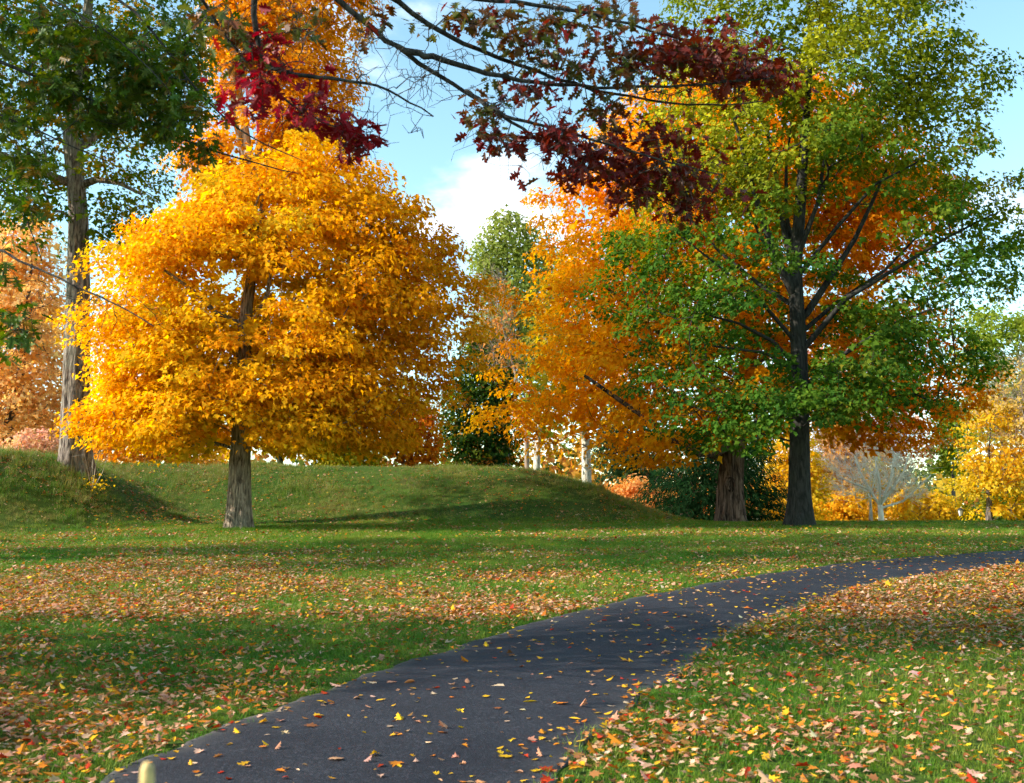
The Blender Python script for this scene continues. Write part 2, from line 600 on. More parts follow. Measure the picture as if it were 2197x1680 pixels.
def tree(name, label, Y, trunk, r0, prof, ncl, rc, per, ls, pal, cat='tree', group=None, bark=BARK_FAR, flat=.5, tmpl=T_SIMPLE, seed=1,
         rtop=.12, limbs=(), voids=(), kd=.85, shell=.38, mind=.8, flare=.8, fh=.45, ridge=.045, rtip=.008, up=.8, twigs=0, twiglen=.6, twigr=.004,
         extra=(), mat=None, colfun=None, back=1.0, droop=.3, leaders=(), sides=36, Yoff=0.0, arch=.12, coh=.62, core=.2):
    rng = np.random.default_rng(seed)
    bx = P(trunk[0][0], trunk[0][1], Y)[0]
    base = np.array([bx, Y, float(H(bx, Y))])
    pts = [base - (0, 0, .5)] + [P(q[0], q[1], Y) + (0, (q[2] if len(q) > 2 else 0), 0) for q in trunk[1:]]
    d = np.concatenate([[0], np.cumsum(np.linalg.norm(np.diff(pts, axis=0), axis=1))])
    k = max(4, int(d[-1] / .45))
    tp = np.stack([np.interp(np.linspace(0, d[-1], k), d, np.array(pts)[:, a]) for a in range(3)], 1)
    tr = r0 * (1 - (1 - rtop) * np.linspace(0, 1, k) ** 1.15)
    root = empty(name, base, label, cat, group)
    v, f = trunk_mesh(tp, tr, flare, fh, ridge, seed, sides)
    mesh_obj('trunk', v - base, f, bark, root, smooth=True)
    start = next((i for i in range(k) if tp[i][2] > P(0, max(q[0] for q in prof), Y)[2] - .6), k // 3)
    sk = Skel(tp, tr)
    for lb in limbs:
        sk.limb([P(q[0], q[1], Y) + (0, q[2] if len(q) > 2 else 0, 0) for q in lb[1]], lb[0], lb[2] if len(lb) > 2 else None)
    cen = crown_clumps(rng, prof, Y, ncl, rc, kd, shell, voids, mind, back, Yoff)
    if len(extra):
        cen = np.concatenate([cen, np.array([P(q[0], q[1], Y + q[2]) for q in extra])])
    ax = tp[min(k - 1, int(k * .6))][:2]
    ordr = np.argsort(np.hypot(cen[:, 0] - ax[0], cen[:, 1] - ax[1]) + .3 * np.abs(cen[:, 2] - tp[start][2]))
    sk.attach(cen[ordr], rng, up=up, skip=start, arch=arch)
    chains = sk.build(rtip=rtip)
    if twigs:
        for c in cen:
            o = unit((c - np.array([ax[0], ax[1], tp[start][2]]))[None])[0]
            for _ in range(twigs):
                dv = unit((o * .8 + rng.normal(size=3) * .6 + (0, 0, .25))[None])[0]
                L_ = twiglen * rng.uniform(.5, 1.3)
                b = c + rng.normal(size=3) * rc * .25
                m_ = b + dv * L_ * .5 + rng.normal(size=3) * L_ * .08
                chains.append(([b, m_, b + dv * L_], [twigr, twigr * .8, twigr * .45]))
                for _s in range(2):
                    d2 = unit((dv + rng.normal(size=3) * .6)[None])[0]
                    chains.append(([m_, m_ + d2 * L_ * .5], [twigr * .7, twigr * .4]))
    for ch in chains[:len(limbs)]:
        v, f = tubes([ch], 8)
        mesh_obj('limb', v - base, [f], bark, root, smooth=True)
    v, f = tubes(chains[len(limbs):])
    if len(v):
        mesh_obj('branches', v - base, [f], bark, root, smooth=True, kind='stuff')
    if per > 0:
        pos, nrm, dirv, cid = clump_leaves(rng, cen, rc, flat, per, ax, droop)
        size = ls * rng.uniform(.65, 1.25, len(pos))
        if core > 0:                    # larger shade leaves deeper in the crown
            m = rng.random(len(pos)) < core
            cz = np.array([ax[0], ax[1], 0.0])
            inner = pos[m].copy()
            inner[:, :2] += (cz[:2] - inner[:, :2]) * rng.uniform(.12, .4, (m.sum(), 1))
            inner[:, 2] += rc * .15
            pos = np.concatenate([pos, inner]); nrm = np.concatenate([nrm, nrm[m]]); dirv = np.concatenate([dirv, dirv[m]]); cid = np.concatenate([cid, cid[m]])
            size = np.concatenate([size, size[m] * 1.75])
        cols = pal_cols(rng, pal, len(pos), cid, len(cen), coh=coh)
        if colfun is not None:
            cols = colfun(rng, pos, cols, cid, len(cen))
        v, f = leaf_arrays(tmpl, pos, nrm, dirv, size, rng.uniform(-.6, 1.6, len(pos)))
        mesh_obj('crown', v - base, [f], mat or LEAF, root, cols=np.repeat(cols, 2, 0), kind='stuff')
    return root


# ------------------------------------------------------------------ the setting: lawn with its two earth mounds
def axis_coords(lo, hi, fine_lo, fine_hi, step, grow=1.22):
    a = list(np.arange(fine_lo, fine_hi + step / 2, step))
    s = step
    while a[-1] < hi:
        s *= grow; a.append(a[-1] + s)
    s = step
    while a[0] > lo:
        s *= grow; a.insert(0, a[0] - s)
    return np.array(a)


def lawn_mat():
    m, N, L, out = new_mat('lawn_ground')
    geo = N.new('ShaderNodeNewGeometry')
    n1 = N.new('ShaderNodeTexNoise'); n1.inputs['Scale'].default_value = .35; n1.inputs['Detail'].default_value = 5
    n2 = N.new('ShaderNodeTexNoise'); n2.inputs['Scale'].default_value = 22; n2.inputs['Detail'].default_value = 5; n2.inputs['Roughness'].default_value = .7
    for n in (n1, n2):
        L.new(geo.outputs['Position'], n.inputs['Vector'])
    r1 = ramp(N, [(.35, (.045, .10, .012)), (.55, (.08, .13, .018)), (.72, (.13, .12, .035))])
    L.new(n1.outputs['Fac'], r1.inputs['Fac'])
    r2 = ramp(N, [(.35, (.35, .35, .35)), (.65, (1.25, 1.2, 1.0))])
    L.new(n2.outputs['Fac'], r2.inputs['Fac'])
    mx = N.new('ShaderNodeMix'); mx.data_type = 'RGBA'; mx.blend_type = 'MULTIPLY'; mx.inputs['Factor'].default_value = 1
    L.new(r1.outputs['Color'], mx.inputs[6]); L.new(r2.outputs['Color'], mx.inputs[7])
    b = N.new('ShaderNodeBsdfPrincipled'); b.inputs['Roughness'].default_value = .95; b.inputs['Specular IOR Level'].default_value = .1
    L.new(mx.outputs[2], b.inputs['Base Color'])
    bp = N.new('ShaderNodeBump'); bp.inputs['Strength'].default_value = .7; bp.inputs['Distance'].default_value = .03
    L.new(n2.outputs['Fac'], bp.inputs['Height']); L.new(bp.outputs[0], b.inputs['Normal'])
    L.new(b.outputs[0], out.inputs['Surface'])
    return m


gx = axis_coords(-420, 420, -32, 32, .5)
gy = axis_coords(-90, 620, -4, 60, .5)
GX, GY = np.meshgrid(gx, gy, indexing='ij')
GZ = H(GX, GY)
ni, nj = GX.shape
ii, jj = np.meshgrid(np.arange(ni - 1), np.arange(nj - 1), indexing='ij')
q = np.stack([ii * nj + jj, (ii + 1) * nj + jj, (ii + 1) * nj + jj + 1, ii * nj + jj + 1], -1).reshape(-1, 4)
lawn = mesh_obj('lawn', np.stack([GX, GY, GZ], -1).reshape(-1, 3), [q], lawn_mat(), smooth=True)
lawn['kind'] = 'structure'
lawn['label'] = 'mown green lawn with two low grassy earth mounds behind it'

# ------------------------------------------------------------------ asphalt path
LE = [(230, 1680), (480, 1560), (700, 1480), (1000, 1385), (1200, 1325), (1400, 1275), (1600, 1238), (1800, 1210), (2000, 1193), (2197, 1180)]
RE = [(1170, 1680), (1300, 1560), (1480, 1420), (1580, 1355), (1700, 1310), (1850, 1262), (2000, 1235), (2197, 1213)]


def smooth_curve(pts, pre, post, n):
    p = np.array(pts)
    d0 = unit((p[0] - p[1])[None])[0]; d1 = unit((p[-1] - p[-2])[None])[0]
    d0b = unit((d0 + np.array([-.25, -.1]))[None])[0]
    p = np.concatenate([[p[0] + d0 * pre * .5 + d0b * pre * .5], [p[0] + d0 * pre * .5], p, [p[-1] + d1 * post * .5 + (0, 0)], [p[-1] + d1 * post + np.array([.0, -2.0])]])
    s = np.concatenate([[0], np.cumsum(np.linalg.norm(np.diff(p, axis=0), axis=1))])
    t = np.linspace(0, s[-1], n)
    c = np.stack([np.interp(t, s, p[:, k]) for k in range(2)], 1)
    w = max(3, n // 14) | 1
    ker = np.hanning(w + 2)[1:-1]; ker /= ker.sum()
    for k in range(2):
        a = np.pad(c[:, k], w // 2, mode='reflect', reflect_type='odd')
        c[:, k] = np.convolve(a, ker, mode='valid')
    return c


left = smooth_curve([ground_px(*a) for a in LE], 7, 24, 440)
right = smooth_curve([ground_px(*a) for a in RE], 7, 24, 440)
e = np.arange(440) * .105
left_j = left + unit(left - right) * (.09 * (fbm(e * .8, e * 0 + 3, 2, 3) - .5) * 2 + .07 * (fbm(e * 5, e * 0 + 1, 7, 2) - .5) * 2)[:, None]
right_j = right + unit(right - left) * (.10 * (fbm(e * .8, e * 0 + 8, 4, 3) - .5) * 2 + .08 * (fbm(e * 5, e * 0 + 5, 8, 2) - .5) * 2)[:, None]
poly = np.concatenate([left_j, right_j[::-1]])


def in_poly(x, y, pg):
    ins = np.zeros(len(x), bool)
    j = len(pg) - 1
    for i in range(len(pg)):
        xi, yi = pg[i]; xj, yj = pg[j]
        if yi != yj:
            c = ((yi > y) != (yj > y)) & (x < (xj - xi) * (y - yi) / (yj - yi) + xi)
            ins ^= c
        j = i
    return ins


def path_dist(x, y):
    """distance to the nearest path edge point (coarse)."""
    pg = poly[::3]
    out = np.full(len(x), 1e9)
    for k in range(0, len(x), 4000):
        s = slice(k, k + 4000)
        out[s] = np.sqrt(((x[s, None] - pg[None, :, 0]) ** 2 + (y[s, None] - pg[None, :, 1]) ** 2).min(1))
    return out


def asphalt_mat():
    m, N, L, out = new_mat('asphalt')
    geo = N.new('ShaderNodeNewGeometry')
    n1 = N.new('ShaderNodeTexNoise'); n1.inputs['Scale'].default_value = 1.3; n1.inputs['Detail'].default_value = 7; n1.inputs['Roughness'].default_value = .65
    n2 = N.new('ShaderNodeTexNoise'); n2.inputs['Scale'].default_value = 75; n2.inputs['Detail'].default_value = 4; n2.inputs['Roughness'].default_value = .75
    v = N.new('ShaderNodeTexVoronoi'); v.inputs['Scale'].default_value = 95
    for n in (n1, n2, v):
        L.new(geo.outputs['Position'], n.inputs['Vector'])
    r1 = ramp(N, [(.32, (.0135, .0145, .021)), (.68, (.027, .0285, .037))])
    L.new(n1.outputs['Fac'], r1.inputs['Fac'])
    v2 = N.new('ShaderNodeTexVoronoi'); v2.inputs['Scale'].default_value = 70
    L.new(geo.outputs['Position'], v2.inputs['Vector'])
    sp = N.new('ShaderNodeSeparateColor'); L.new(v2.outputs['Color'], sp.inputs[0])
    av = N.new('ShaderNodeMath'); av.operation = 'MULTIPLY_ADD'; av.inputs[1].default_value = .55
    hf = N.new('ShaderNodeMath'); hf.operation = 'MULTIPLY'; hf.inputs[1].default_value = .45
    L.new(n2.outputs['Fac'], hf.inputs[0]); L.new(sp.outputs[0], av.inputs[0]); L.new(hf.outputs[0], av.inputs[2])
    r2 = ramp(N, [(.22, (.7, .7, .7)), (.55, (.98, .98, .98)), (.68, (1.3, 1.28, 1.25)), (.80, (2.5, 2.4, 2.2))])
    L.new(av.outputs[0], r2.inputs['Fac'])
    mx = N.new('ShaderNodeMix'); mx.data_type = 'RGBA'; mx.blend_type = 'MULTIPLY'; mx.inputs['Factor'].default_value = 1
    L.new(r1.outputs['Color'], mx.inputs[6]); L.new(r2.outputs['Color'], mx.inputs[7])
    # worn, sandy edge
    at = N.new('ShaderNodeAttribute'); at.attribute_name = 'edge'
    em = N.new('ShaderNodeMix'); em.data_type = 'RGBA'
    n3 = N.new('ShaderNodeTexNoise'); n3.inputs['Scale'].default_value = 6; n3.inputs['Detail'].default_value = 5
    L.new(geo.outputs['Position'], n3.inputs['Vector'])
    mm = N.new('ShaderNodeMath'); mm.operation = 'MULTIPLY'
    L.new(at.outputs['Fac'], mm.inputs[0]); L.new(n3.outputs['Fac'], mm.inputs[1])
    L.new(mm.outputs[0], em.inputs['Factor'])
    L.new(mx.outputs[2], em.inputs[6]); em.inputs[7].default_value = (.15, .135, .115, 1)
    b = N.new('ShaderNodeBsdfPrincipled'); b.inputs['Roughness'].default_value = .7; b.inputs['Specular IOR Level'].default_value = .22
    L.new(em.outputs[2], b.inputs['Base Color'])
    bp = N.new('ShaderNodeBump'); bp.inputs['Strength'].default_value = .55; bp.inputs['Distance'].default_value = .006
    L.new(v.outputs['Distance'], bp.inputs['Height']); L.new(bp.outputs[0], b.inputs['Normal'])
    L.new(b.outputs[0], out.inputs['Surface'])
    return m


us = np.array([0, .02, .06, .12, .25, .4, .5, .6, .75, .88, .94, .98, 1.0])
PX = left_j[:, None, :] * (1 - us[None, :, None]) + right_j[:, None, :] * us[None, :, None]
pz = H(PX[..., 0], PX[..., 1]) + .012 + .03 * (1 - (2 * us - 1) ** 2)[None]
V = np.concatenate([PX, pz[..., None]], -1)
sk_l = V[:, :1].copy(); sk_l[..., 2] -= .08
sk_r = V[:, -1:].copy(); sk_r[..., 2] -= .08
V = np.concatenate([sk_l, V, sk_r], 1)
nr, nc = V.shape[:2]
ii, jj = np.meshgrid(np.arange(nr - 1), np.arange(nc - 1), indexing='ij')
q = np.stack([ii * nc + jj, ii * nc + jj + 1, (ii + 1) * nc + jj + 1, (ii + 1) * nc + jj], -1).reshape(-1, 4)
path = mesh_obj('asphalt_path', V.reshape(-1, 3), [q], asphalt_mat(), smooth=True)
path['kind'] = 'structure'; path['label'] = 'dark asphalt path curving away to the right'
ea = path.data.attributes.new('edge', 'FLOAT', 'POINT')
uu = np.concatenate([[0], us, [1]]); ev = np.exp(-np.minimum(uu, 1 - uu) / .035)
ea.data.foreach_set('value', np.tile(ev, nr).astype(np.float32))

# cracks across the path: thin dark tar-filled seams lying on it
seamV, seamF = [], []
rng = np.random.default_rng(5)
for row, slant in ((184, 8), (216, -6), (132, 12), (272, 6), (160, -9)):
    pts = []
    for k, u in enumerate(np.linspace(.03, .97, 40)):
        rr = row + slant * (u - .5) * 2 + 1.2 * (fbm(np.array([u * 6.]), np.array([row * 1.]), 3, 3)[0] - .5)
        i = int(rr); f = rr - i
        a = left_j[i] * (1 - f) + left_j[i + 1] * f; b = right_j[i] * (1 - f) + right_j[i + 1] * f
        c = a * (1 - u) + b * u
        pts.append((*c, float(H(c[0], c[1])) + .016 + .03 * (1 - (2 * u - 1) ** 2)))
    pts = np.array(pts)
    t = unit(np.gradient(pts[:, :2], axis=0)); nn = np.stack([-t[:, 1], t[:, 0]], 1)
    w = .006 + .008 * rng.random(len(pts))
    o0 = sum(len(x) for x in seamV)
    A = pts.copy(); A[:, :2] += nn * w[:, None]
    B = pts.copy(); B[:, :2] -= nn * w[:, None]
    seamV.append(np.concatenate([A, B])); k = len(pts); i = np.arange(k - 1)
    seamF.append(np.stack([i, i + 1, i + k + 1, i + k], 1) + o0)
mesh_obj('crack', np.concatenate(seamV), [np.concatenate(seamF)], flat_mat('tar_crack', (.012, .012, .014), .7), path, kind='stuff')

# ------------------------------------------------------------------ the large trees
GOLD = [(4, (.89, .49, .016)), (3, (.88, .42, .013)), (2.5, (.91, .57, .028)), (1.2, (.82, .32, .010)), (.6, (.54, .44, .03))]


def maple_cols(rng, pos, cols, cid, ncl):
    # the right side of this maple has turned further to orange, the heart is still greenish
    t = sm((pos[:, 0] + 8.6) / 7.0)[:, None]
    cols = cols * (1 - t * .55) + t * .55 * np.array([.76, .25, .008]) * (1 + .2 * rng.normal(size=(len(pos), 1)))
    pn = sm((fbm(pos[:, 0] * .45 + 3, pos[:, 2] * .55 + pos[:, 1] * .3, 44, 3) - .52) / .16)[:, None]
    cols = cols * (1 - .4 * pn * t) + .4 * pn * t * np.array([.42, .32, .02])
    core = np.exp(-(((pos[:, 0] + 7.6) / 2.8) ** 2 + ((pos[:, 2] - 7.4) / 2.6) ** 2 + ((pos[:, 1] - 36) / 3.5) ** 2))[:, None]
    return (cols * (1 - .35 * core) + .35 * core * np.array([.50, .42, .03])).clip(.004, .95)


yellow_maple = tree(
    'maple_tree', 'broad golden yellow maple standing at the foot of the mound', 35.0,
    [(510, 1128), (515, 1000), (520, 900), (522, 780), (528, 660), (545, 560), (560, 470), (570, 400)], .37,
    [(290, 640, 740), (345, 560, 825), (385, 400, 870), (430, 350, 915), (480, 330, 975), (520, 228, 1024), (580, 178, 1042), (650, 155, 1040), (720, 163, 1030), (800, 172, 1018),
     (870, 152, 1004), (915, 148, 985), (945, 205, 950), (962, 300, 880)],
    640, .82, 120, .165, GOLD, bark=BARK_MAPLE, flat=.48, seed=11, rtop=.2, flare=.55, fh=.5, kd=.68, shell=.32,
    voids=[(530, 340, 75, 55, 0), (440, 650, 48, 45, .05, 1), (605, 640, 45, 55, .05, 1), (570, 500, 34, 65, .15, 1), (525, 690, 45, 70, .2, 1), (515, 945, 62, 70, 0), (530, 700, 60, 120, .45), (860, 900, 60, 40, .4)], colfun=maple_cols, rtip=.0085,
    limbs=[(.11, [(522, 700, 0), (480, 680, -1.2), (440, 640, -2), (405, 615, -2.5)]), (.10, [(528, 715, 0), (570, 690, -1.2), (600, 655, -1.8), (608, 620, -2), (640, 590, -2.3)]),
           (.10, [(524, 760, 0), (640, 720, 1), (760, 690, 1.5)]), (.07, [(545, 580, 0), (552, 540, -1.2), (565, 500, -1.8), (590, 460, -2.2)], .015), (.06, [(552, 545, -1.1), (535, 500, -1.8), (520, 470, -2.2)], .015)])

OAKG = [(4, (.062, .140, .016)), (3, (.046, .112, .018)), (2, (.10, .17, .016)), (1, (.17, .19, .02)), (.35, (.32, .14, .02))]


def oak_cols(rng, pos, cols, cid, ncl):
    # upper crown has begun to turn yellow
    t = (sm((pos[:, 2] - 9.8) / 6.0) * (.72 - .3 * sm((pos[:, 0] - 11) / 4)))[:, None]
    pn = sm((fbm(pos[:, 0] * .35 + 9, pos[:, 2] * .35 + pos[:, 1] * .25, 71, 3) - .42) / .22)[:, None]
    t = (t * (.45 + .8 * pn) + .28 * pn * sm((pos[:, 2:3] - 6) / 4)) * (.55 + .8 * rng.random((ncl, 1))[cid])
    t = t.clip(0, 1)
    return cols * (1 - t) + t * np.array([.36, .34, .022]) * (1 + .3 * rng.normal(size=(len(pos), 1)).clip(-1.5, 1.5))


OAK_EXTRA = [(1330, 560, -2), (1300, 600, -2), (1370, 600, -3), (1420, 560, -3), (1450, 620, -3.5), (1390, 660, -3), (1500, 640, -4), (1540, 590, -4), (1350, 700, -2.5), (1480, 700, -4),
             (1350, 830, -2.5), (1400, 800, -3), (1450, 840, -3.5), (1500, 800, -4), (1560, 850, -4), (1620, 830, -4.5), (1680, 860, -4.5), (1740, 850, -4.5), (1800, 830, -4), (1540, 900, -4),
             (1600, 910, -4), (1660, 905, -4.3), (1440, 890, -3.5), (1860, 850, -4), (1780, 890, -4), (1900, 780, -4), (1950, 800, -3.5), (2000, 750, -3), (2050, 770, -2.5), (2090, 750, -2),
             (1980, 700, -3), (1920, 700, -3.5), (2040, 690, -2.5), (2120, 760, -2), (1880, 730, -4), (1560, 935, -3.5), (1620, 950, -3.5), (2150, 450, -2), (2100, 480, -2), (2170, 520, -2),
             (2120, 560, -2.5), (2060, 540, -3), (2180, 580, -2), (2080, 610, -2.5), (2190, 380, -1.5), (2140, 390, -1.5), (2210, 470, -1), (2040, 430, -2.5), (2000, 600, -3)]
green_oak = tree(
    'oak_tree', 'tall green oak with a straight dark trunk, right of the path', 37.0,
    [(1715, 1122), (1716, 1000), (1716, 850), (1714, 740), (1708, 640), (1706, 560), (1716, 460), (1722, 360), (1730, 240), (1740, 120), (1735, 0), (1730, -100)], .36,
    [(-230, 1600, 1850), (-120, 1480, 1970), (0, 1415, 2040), (100, 1370, 2090), (200, 1350, 2140), (260, 1330, 2150), (330, 1300, 2100), (400, 1280, 2190), (500, 1265, 2230), (600, 1270, 2200),
     (680, 1300, 2090), (760, 1320, 2130), (850, 1320, 2080), (930, 1390, 1930), (960, 1480, 1800)],
    600, .80, 92, .165, OAKG, bark=BARK_GREY, flat=.5, tmpl=T_SIMPLE, seed=23, rtop=.08, flare=.75, fh=.55, kd=.75, shell=.42, ridge=.02, rtip=.009, up=1.3, arch=-.05,
    voids=[(1700, 560, 130, 190, .32), (1880, 520, 120, 130, .25), (1560, 500, 90, 80, .5), (1760, 960, 200, 60, .1), (1650, 760, 120, 70, .4), (1780, 740, 90, 60, .2),
           (1950, 600, 90, 70, .3), (1480, 960, 90, 40, .4), (1850, 950, 120, 60, .2), (2080, 900, 120, 70, .15), (1330, 880, 50, 80, .3), (2080, 650, 120, 40, .3), (1320, 380, 60, 90, .3)],
    extra=OAK_EXTRA, colfun=oak_cols, mat=OAKLEAF, core=.09,
    limbs=[(.17, [(1708, 640), (1660, 560, -.4), (1620, 470, -.8), (1590, 380, -1), (1560, 280, -1.2)], .03),
           (.13, [(1710, 600), (1690, 480, .6), (1680, 360, 1), (1660, 250, 1.2)], .03),
           (.14, [(1712, 700), (1790, 590, .5), (1850, 500, .8), (1890, 420, 1), (1930, 330, 1)], .03),
           (.11, [(1714, 760), (1800, 650, -.8), (1900, 590, -1.2), (2000, 530, -1.6), (2080, 490, -1.8)], .025),
           (.10, [(1706, 560), (1760, 430, .3), (1800, 330, .6), (1830, 220, .8)], .03),
           (.09, [(1714, 790), (1640, 740, -1), (1560, 715, -2), (1480, 700, -2.5)], .025),
           (.09, [(1714, 840), (1790, 770, -1), (1860, 720, -2), (1940, 690, -2.5)], .025),
           (.08, [(1712, 800), (1620, 770, -1.5), (1500, 765, -2.5)], .02),
           (.10, [(1706, 580), (1700, 450, .8), (1705, 340, 1.2), (1720, 230, 1.4)], .03), (.09, [(1706, 570), (1740, 450, -.8), (1755, 340, -1), (1770, 250, -1.2)], .03),
           (.10, [(1710, 660), (1640, 600, .8), (1560, 520, 1.4), (1490, 430, 1.8)], .025), (.09, [(1712, 720), (1810, 640, 1), (1930, 560, 1.6), (2050, 440, 2)], .025),
           (.08, [(1712, 740), (1620, 660, -1), (1520, 590, -1.6), (1420, 520, -2)], .02), (.09, [(1706, 600), (1780, 500, -1), (1850, 420, -1.4), (1930, 380, -1.6)], .025),
           (.08, [(1708, 620), (1650, 500, 1), (1610, 400, 1.4), (1600, 300, 1.6)], .025)])

ORANGE = [(4, (.86, .36, .010)), (3, (.88, .43, .014)), (2, (.80, .28, .008)), (2, (.90, .50, .022)), (.3, (.58, .17, .01))]


def orange_cols(rng, pos, cols, cid, ncl):
    t = sm((pos[:, 0] - 10.0) / 6.0)[:, None] * (.5 + .5 * rng.random((ncl, 1))[cid])
    cols = cols * (1 - t * .8) + t * .8 * np.array([.74, .16, .010]) * (1 + .25 * rng.normal(size=(len(pos), 1)))
    return cols.clip(.004, .95)


orange_maple = tree(
    'maple_tree', 'massive orange maple with a thick furrowed trunk behind the green oak', 45.0,
    [(1570, 1127), (1568, 1050), (1572, 970), (1575, 900), (1600, 800), (1615, 700), (1620, 600), (1640, 480), (1660, 380)], .52,
    [(150, 1430, 1760), (230, 1300, 1900), (330, 1190, 2040), (400, 1125, 2085), (470, 1105, 2085), (550, 1055, 2060), (630, 1045, 2060), (720, 1040, 2060), (800, 1030, 2120), (870, 1040, 2130),
     (930, 1055, 2060), (965, 1090, 1960), (990, 1190, 1420)],
    800, .95, 98, .19, ORANGE, bark=BARK_RED, flat=.42, seed=31, rtop=.25, flare=.5, fh=.6, kd=.55, shell=.34, core=.28, ridge=.06, rtip=.009, sides=48,
    voids=[(1600, 1000, 170, 75, 0), (1258, 990, 34, 70, 0), (1150, 1005, 25, 25, 0), (1160, 480, 50, 40, .3), (1220, 700, 60, 30, .35), (1320, 940, 60, 40, .3), (1790, 960, 130, 70, .1), (1960, 640, 110, 60, .15), (1480, 850, 60, 40, .5),
           (1780, 760, 60, 70, .12), (1730, 560, 60, 60, .4), (1090, 930, 25, 40, .3)],
    extra=[(2100, 830, -3), (2050, 880, -3), (2000, 930, -2.5), (1950, 900, -3), (1900, 935, -3), (2130, 790, -2), (2060, 820, -3.5), (1990, 860, -3.5), (2020, 660, -2), (1960, 650, -2.5), (1930, 950, -2), (2090, 860, -2), (2060, 740, -2.5)],
    colfun=orange_cols,
    limbs=[(.22, [(1560, 955, -.2), (1520, 975, -1.5), (1480, 978, -2.5), (1420, 955, -3.2), (1350, 905, -3.8), (1290, 865, -4), (1240, 830, -4)], .05),
           (.16, [(1572, 930, 0), (1640, 900, -1), (1720, 880, -2), (1820, 850, -3)], .05),
           (.16, [(1590, 850, 0), (1500, 780, -1), (1400, 730, -2), (1280, 640, -3)], .05),
           (.15, [(1600, 800, 0), (1720, 700, 1), (1850, 640, 0), (1960, 560, 0)], .05)])

# a knot hole on the thick trunk
b = P(1562, 1040, 45.0)
th = np.linspace(0, 2 * math.pi, 28, endpoint=False)
rings = []
for rr, dy in ((.34, .14), (.26, -.06), (.17, -.10), (.10, -.02), (.04, .05)):
    rings.append(np.stack([rr * .72 * np.cos(th) * (1 + .08 * np.sin(3 * th)), np.full(28, -.52 + dy) - 0 * th, rr * 1.15 * np.sin(th)], 1))
Vk = np.concatenate(rings)
q = np.concatenate([np.stack([k * 28 + np.arange(28), k * 28 + (np.arange(28) + 1) % 28, (k + 1) * 28 + (np.arange(28) + 1) % 28, (k + 1) * 28 + np.arange(28)], 1) for k in range(4)])
kn = mesh_obj('knot_hole', Vk + b - np.array(orange_maple.location), [q, (4 * 28 + np.arange(28))[None]], BARK_RED, orange_maple, smooth=True)

# tall maple with pale stems behind the golden one
tall_maple = tree(
    'maple_tree', 'tall orange maple with pale forked stems rising behind the golden maple', 53.0,
    [(517, 1000), (530, 700), (545, 390), (528, 300), (515, 220), (500, 120), (495, 20), (490, -90)], .42,
    [(-170, 520, 760), (-80, 450, 820), (0, 430, 830), (80, 425, 815), (160, 440, 800), (240, 470, 770), (300, 365, 760), (360, 370, 700), (420, 400, 640)],
    250, 1.1, 105, .22, [(4, (.78, .34, .02)), (3, (.80, .40, .03)), (2, (.70, .25, .012))], bark=BARK_PALE, seed=41, rtop=.3, flare=.4, ridge=.02,
    voids=[(528, 250, 60, 160, .04), (760, 60, 40, 60, .3)], sides=20,
    limbs=[(.20, [(545, 390), (552, 300, .5), (556, 200, .6), (548, 100, .6), (540, 10, .5)], .08), (.17, [(520, 380, .8), (512, 330, .9), (492, 220, 1), (484, 120, 1)], .07),
           (.09, [(556, 330, .5), (600, 250, .3), (640, 190, .3)], .03), (.16, [(548, 420, .4), (522, 330, 0), (505, 250, -.5), (505, 150, -.5), (530, 60, -.6)], .07)], kd=.7)

# big left oak on the flank of the left mound
left_oak = tree(
    'oak_tree', 'big green oak with a thick pale grey trunk on the left mound', 38.5,
    [(163, 1030), (163, 940), (165, 800), (168, 600), (168, 450), (160, 360), (152, 300), (160, 200), (180, 100), (190, 0), (200, -120)], .50,
    [(-260, 0, 330), (-150, -160, 430), (0, -230, 470), (120, -240, 470), (240, -230, 440), (330, -220, 370), (400, -200, 350), (470, -150, 335), (520, -60, 280)],
    270, .88, 95, .17, [(4, (.075, .145, .014)), (3, (.11, .165, .016)), (2, (.18, .19, .02)), (.8, (.48, .22, .02))], bark=BARK_OAK, seed=53, rtop=.2, flare=.32, fh=.8, ridge=.05, rtip=.009, sides=48,
    voids=[(168, 430, 55, 110, 0), (168, 300, 40, 60, .2), (270, 430, 60, 50, .45), (60, 470, 60, 60, .4), (168, 560, 120, 60, 0)], kd=.8, mat=OAKLEAF, core=.06,
    extra=[(250, 420, -1), (290, 440, -1), (320, 470, -.8), (230, 460, -1), (260, 490, -1), (300, 500, -.5), (330, 420, -.5), (350, 380, 0), (90, 400, -1.5), (60, 430, -2), (30, 400, -2), (110, 450, -1.5), (20, 460, -2),
           (60, 350, -2), (100, 340, -2), (230, 350, -1), (280, 370, -1), (330, 330, -1), (380, 300, -1), (240, 300, -2), (300, 260, -2), (120, 250, -2.5), (60, 260, -2.5), (200, 230, -3), (360, 220, -2), (420, 200, -1.5), (430, 120, -1.5), (380, 90, -2)],
    limbs=[(.16, [(165, 400, 0), (120, 385, -.5), (80, 370, -1), (20, 350, -1.5), (-60, 300, -2)], .04), (.15, [(165, 400, 0), (215, 390, -.3), (270, 405, -.7), (320, 430, -.8)], .03),
           (.2, [(158, 330, 0), (215, 260, .5), (260, 180, 1), (320, 80, 1)], .05)])

# ------------------------------------------------------------------ trees further back
def far_tree(name, label, Y, trunk, r0, prof, n, pal, ls=.26, rc=1.2, per=48, **k):
    k.setdefault('sides', 14); k.setdefault('rtip', .014); k.setdefault('group', 'trees beyond the mounds')
    return tree(name, label, Y, trunk, r0, prof, n, rc, per, ls, pal, **k)


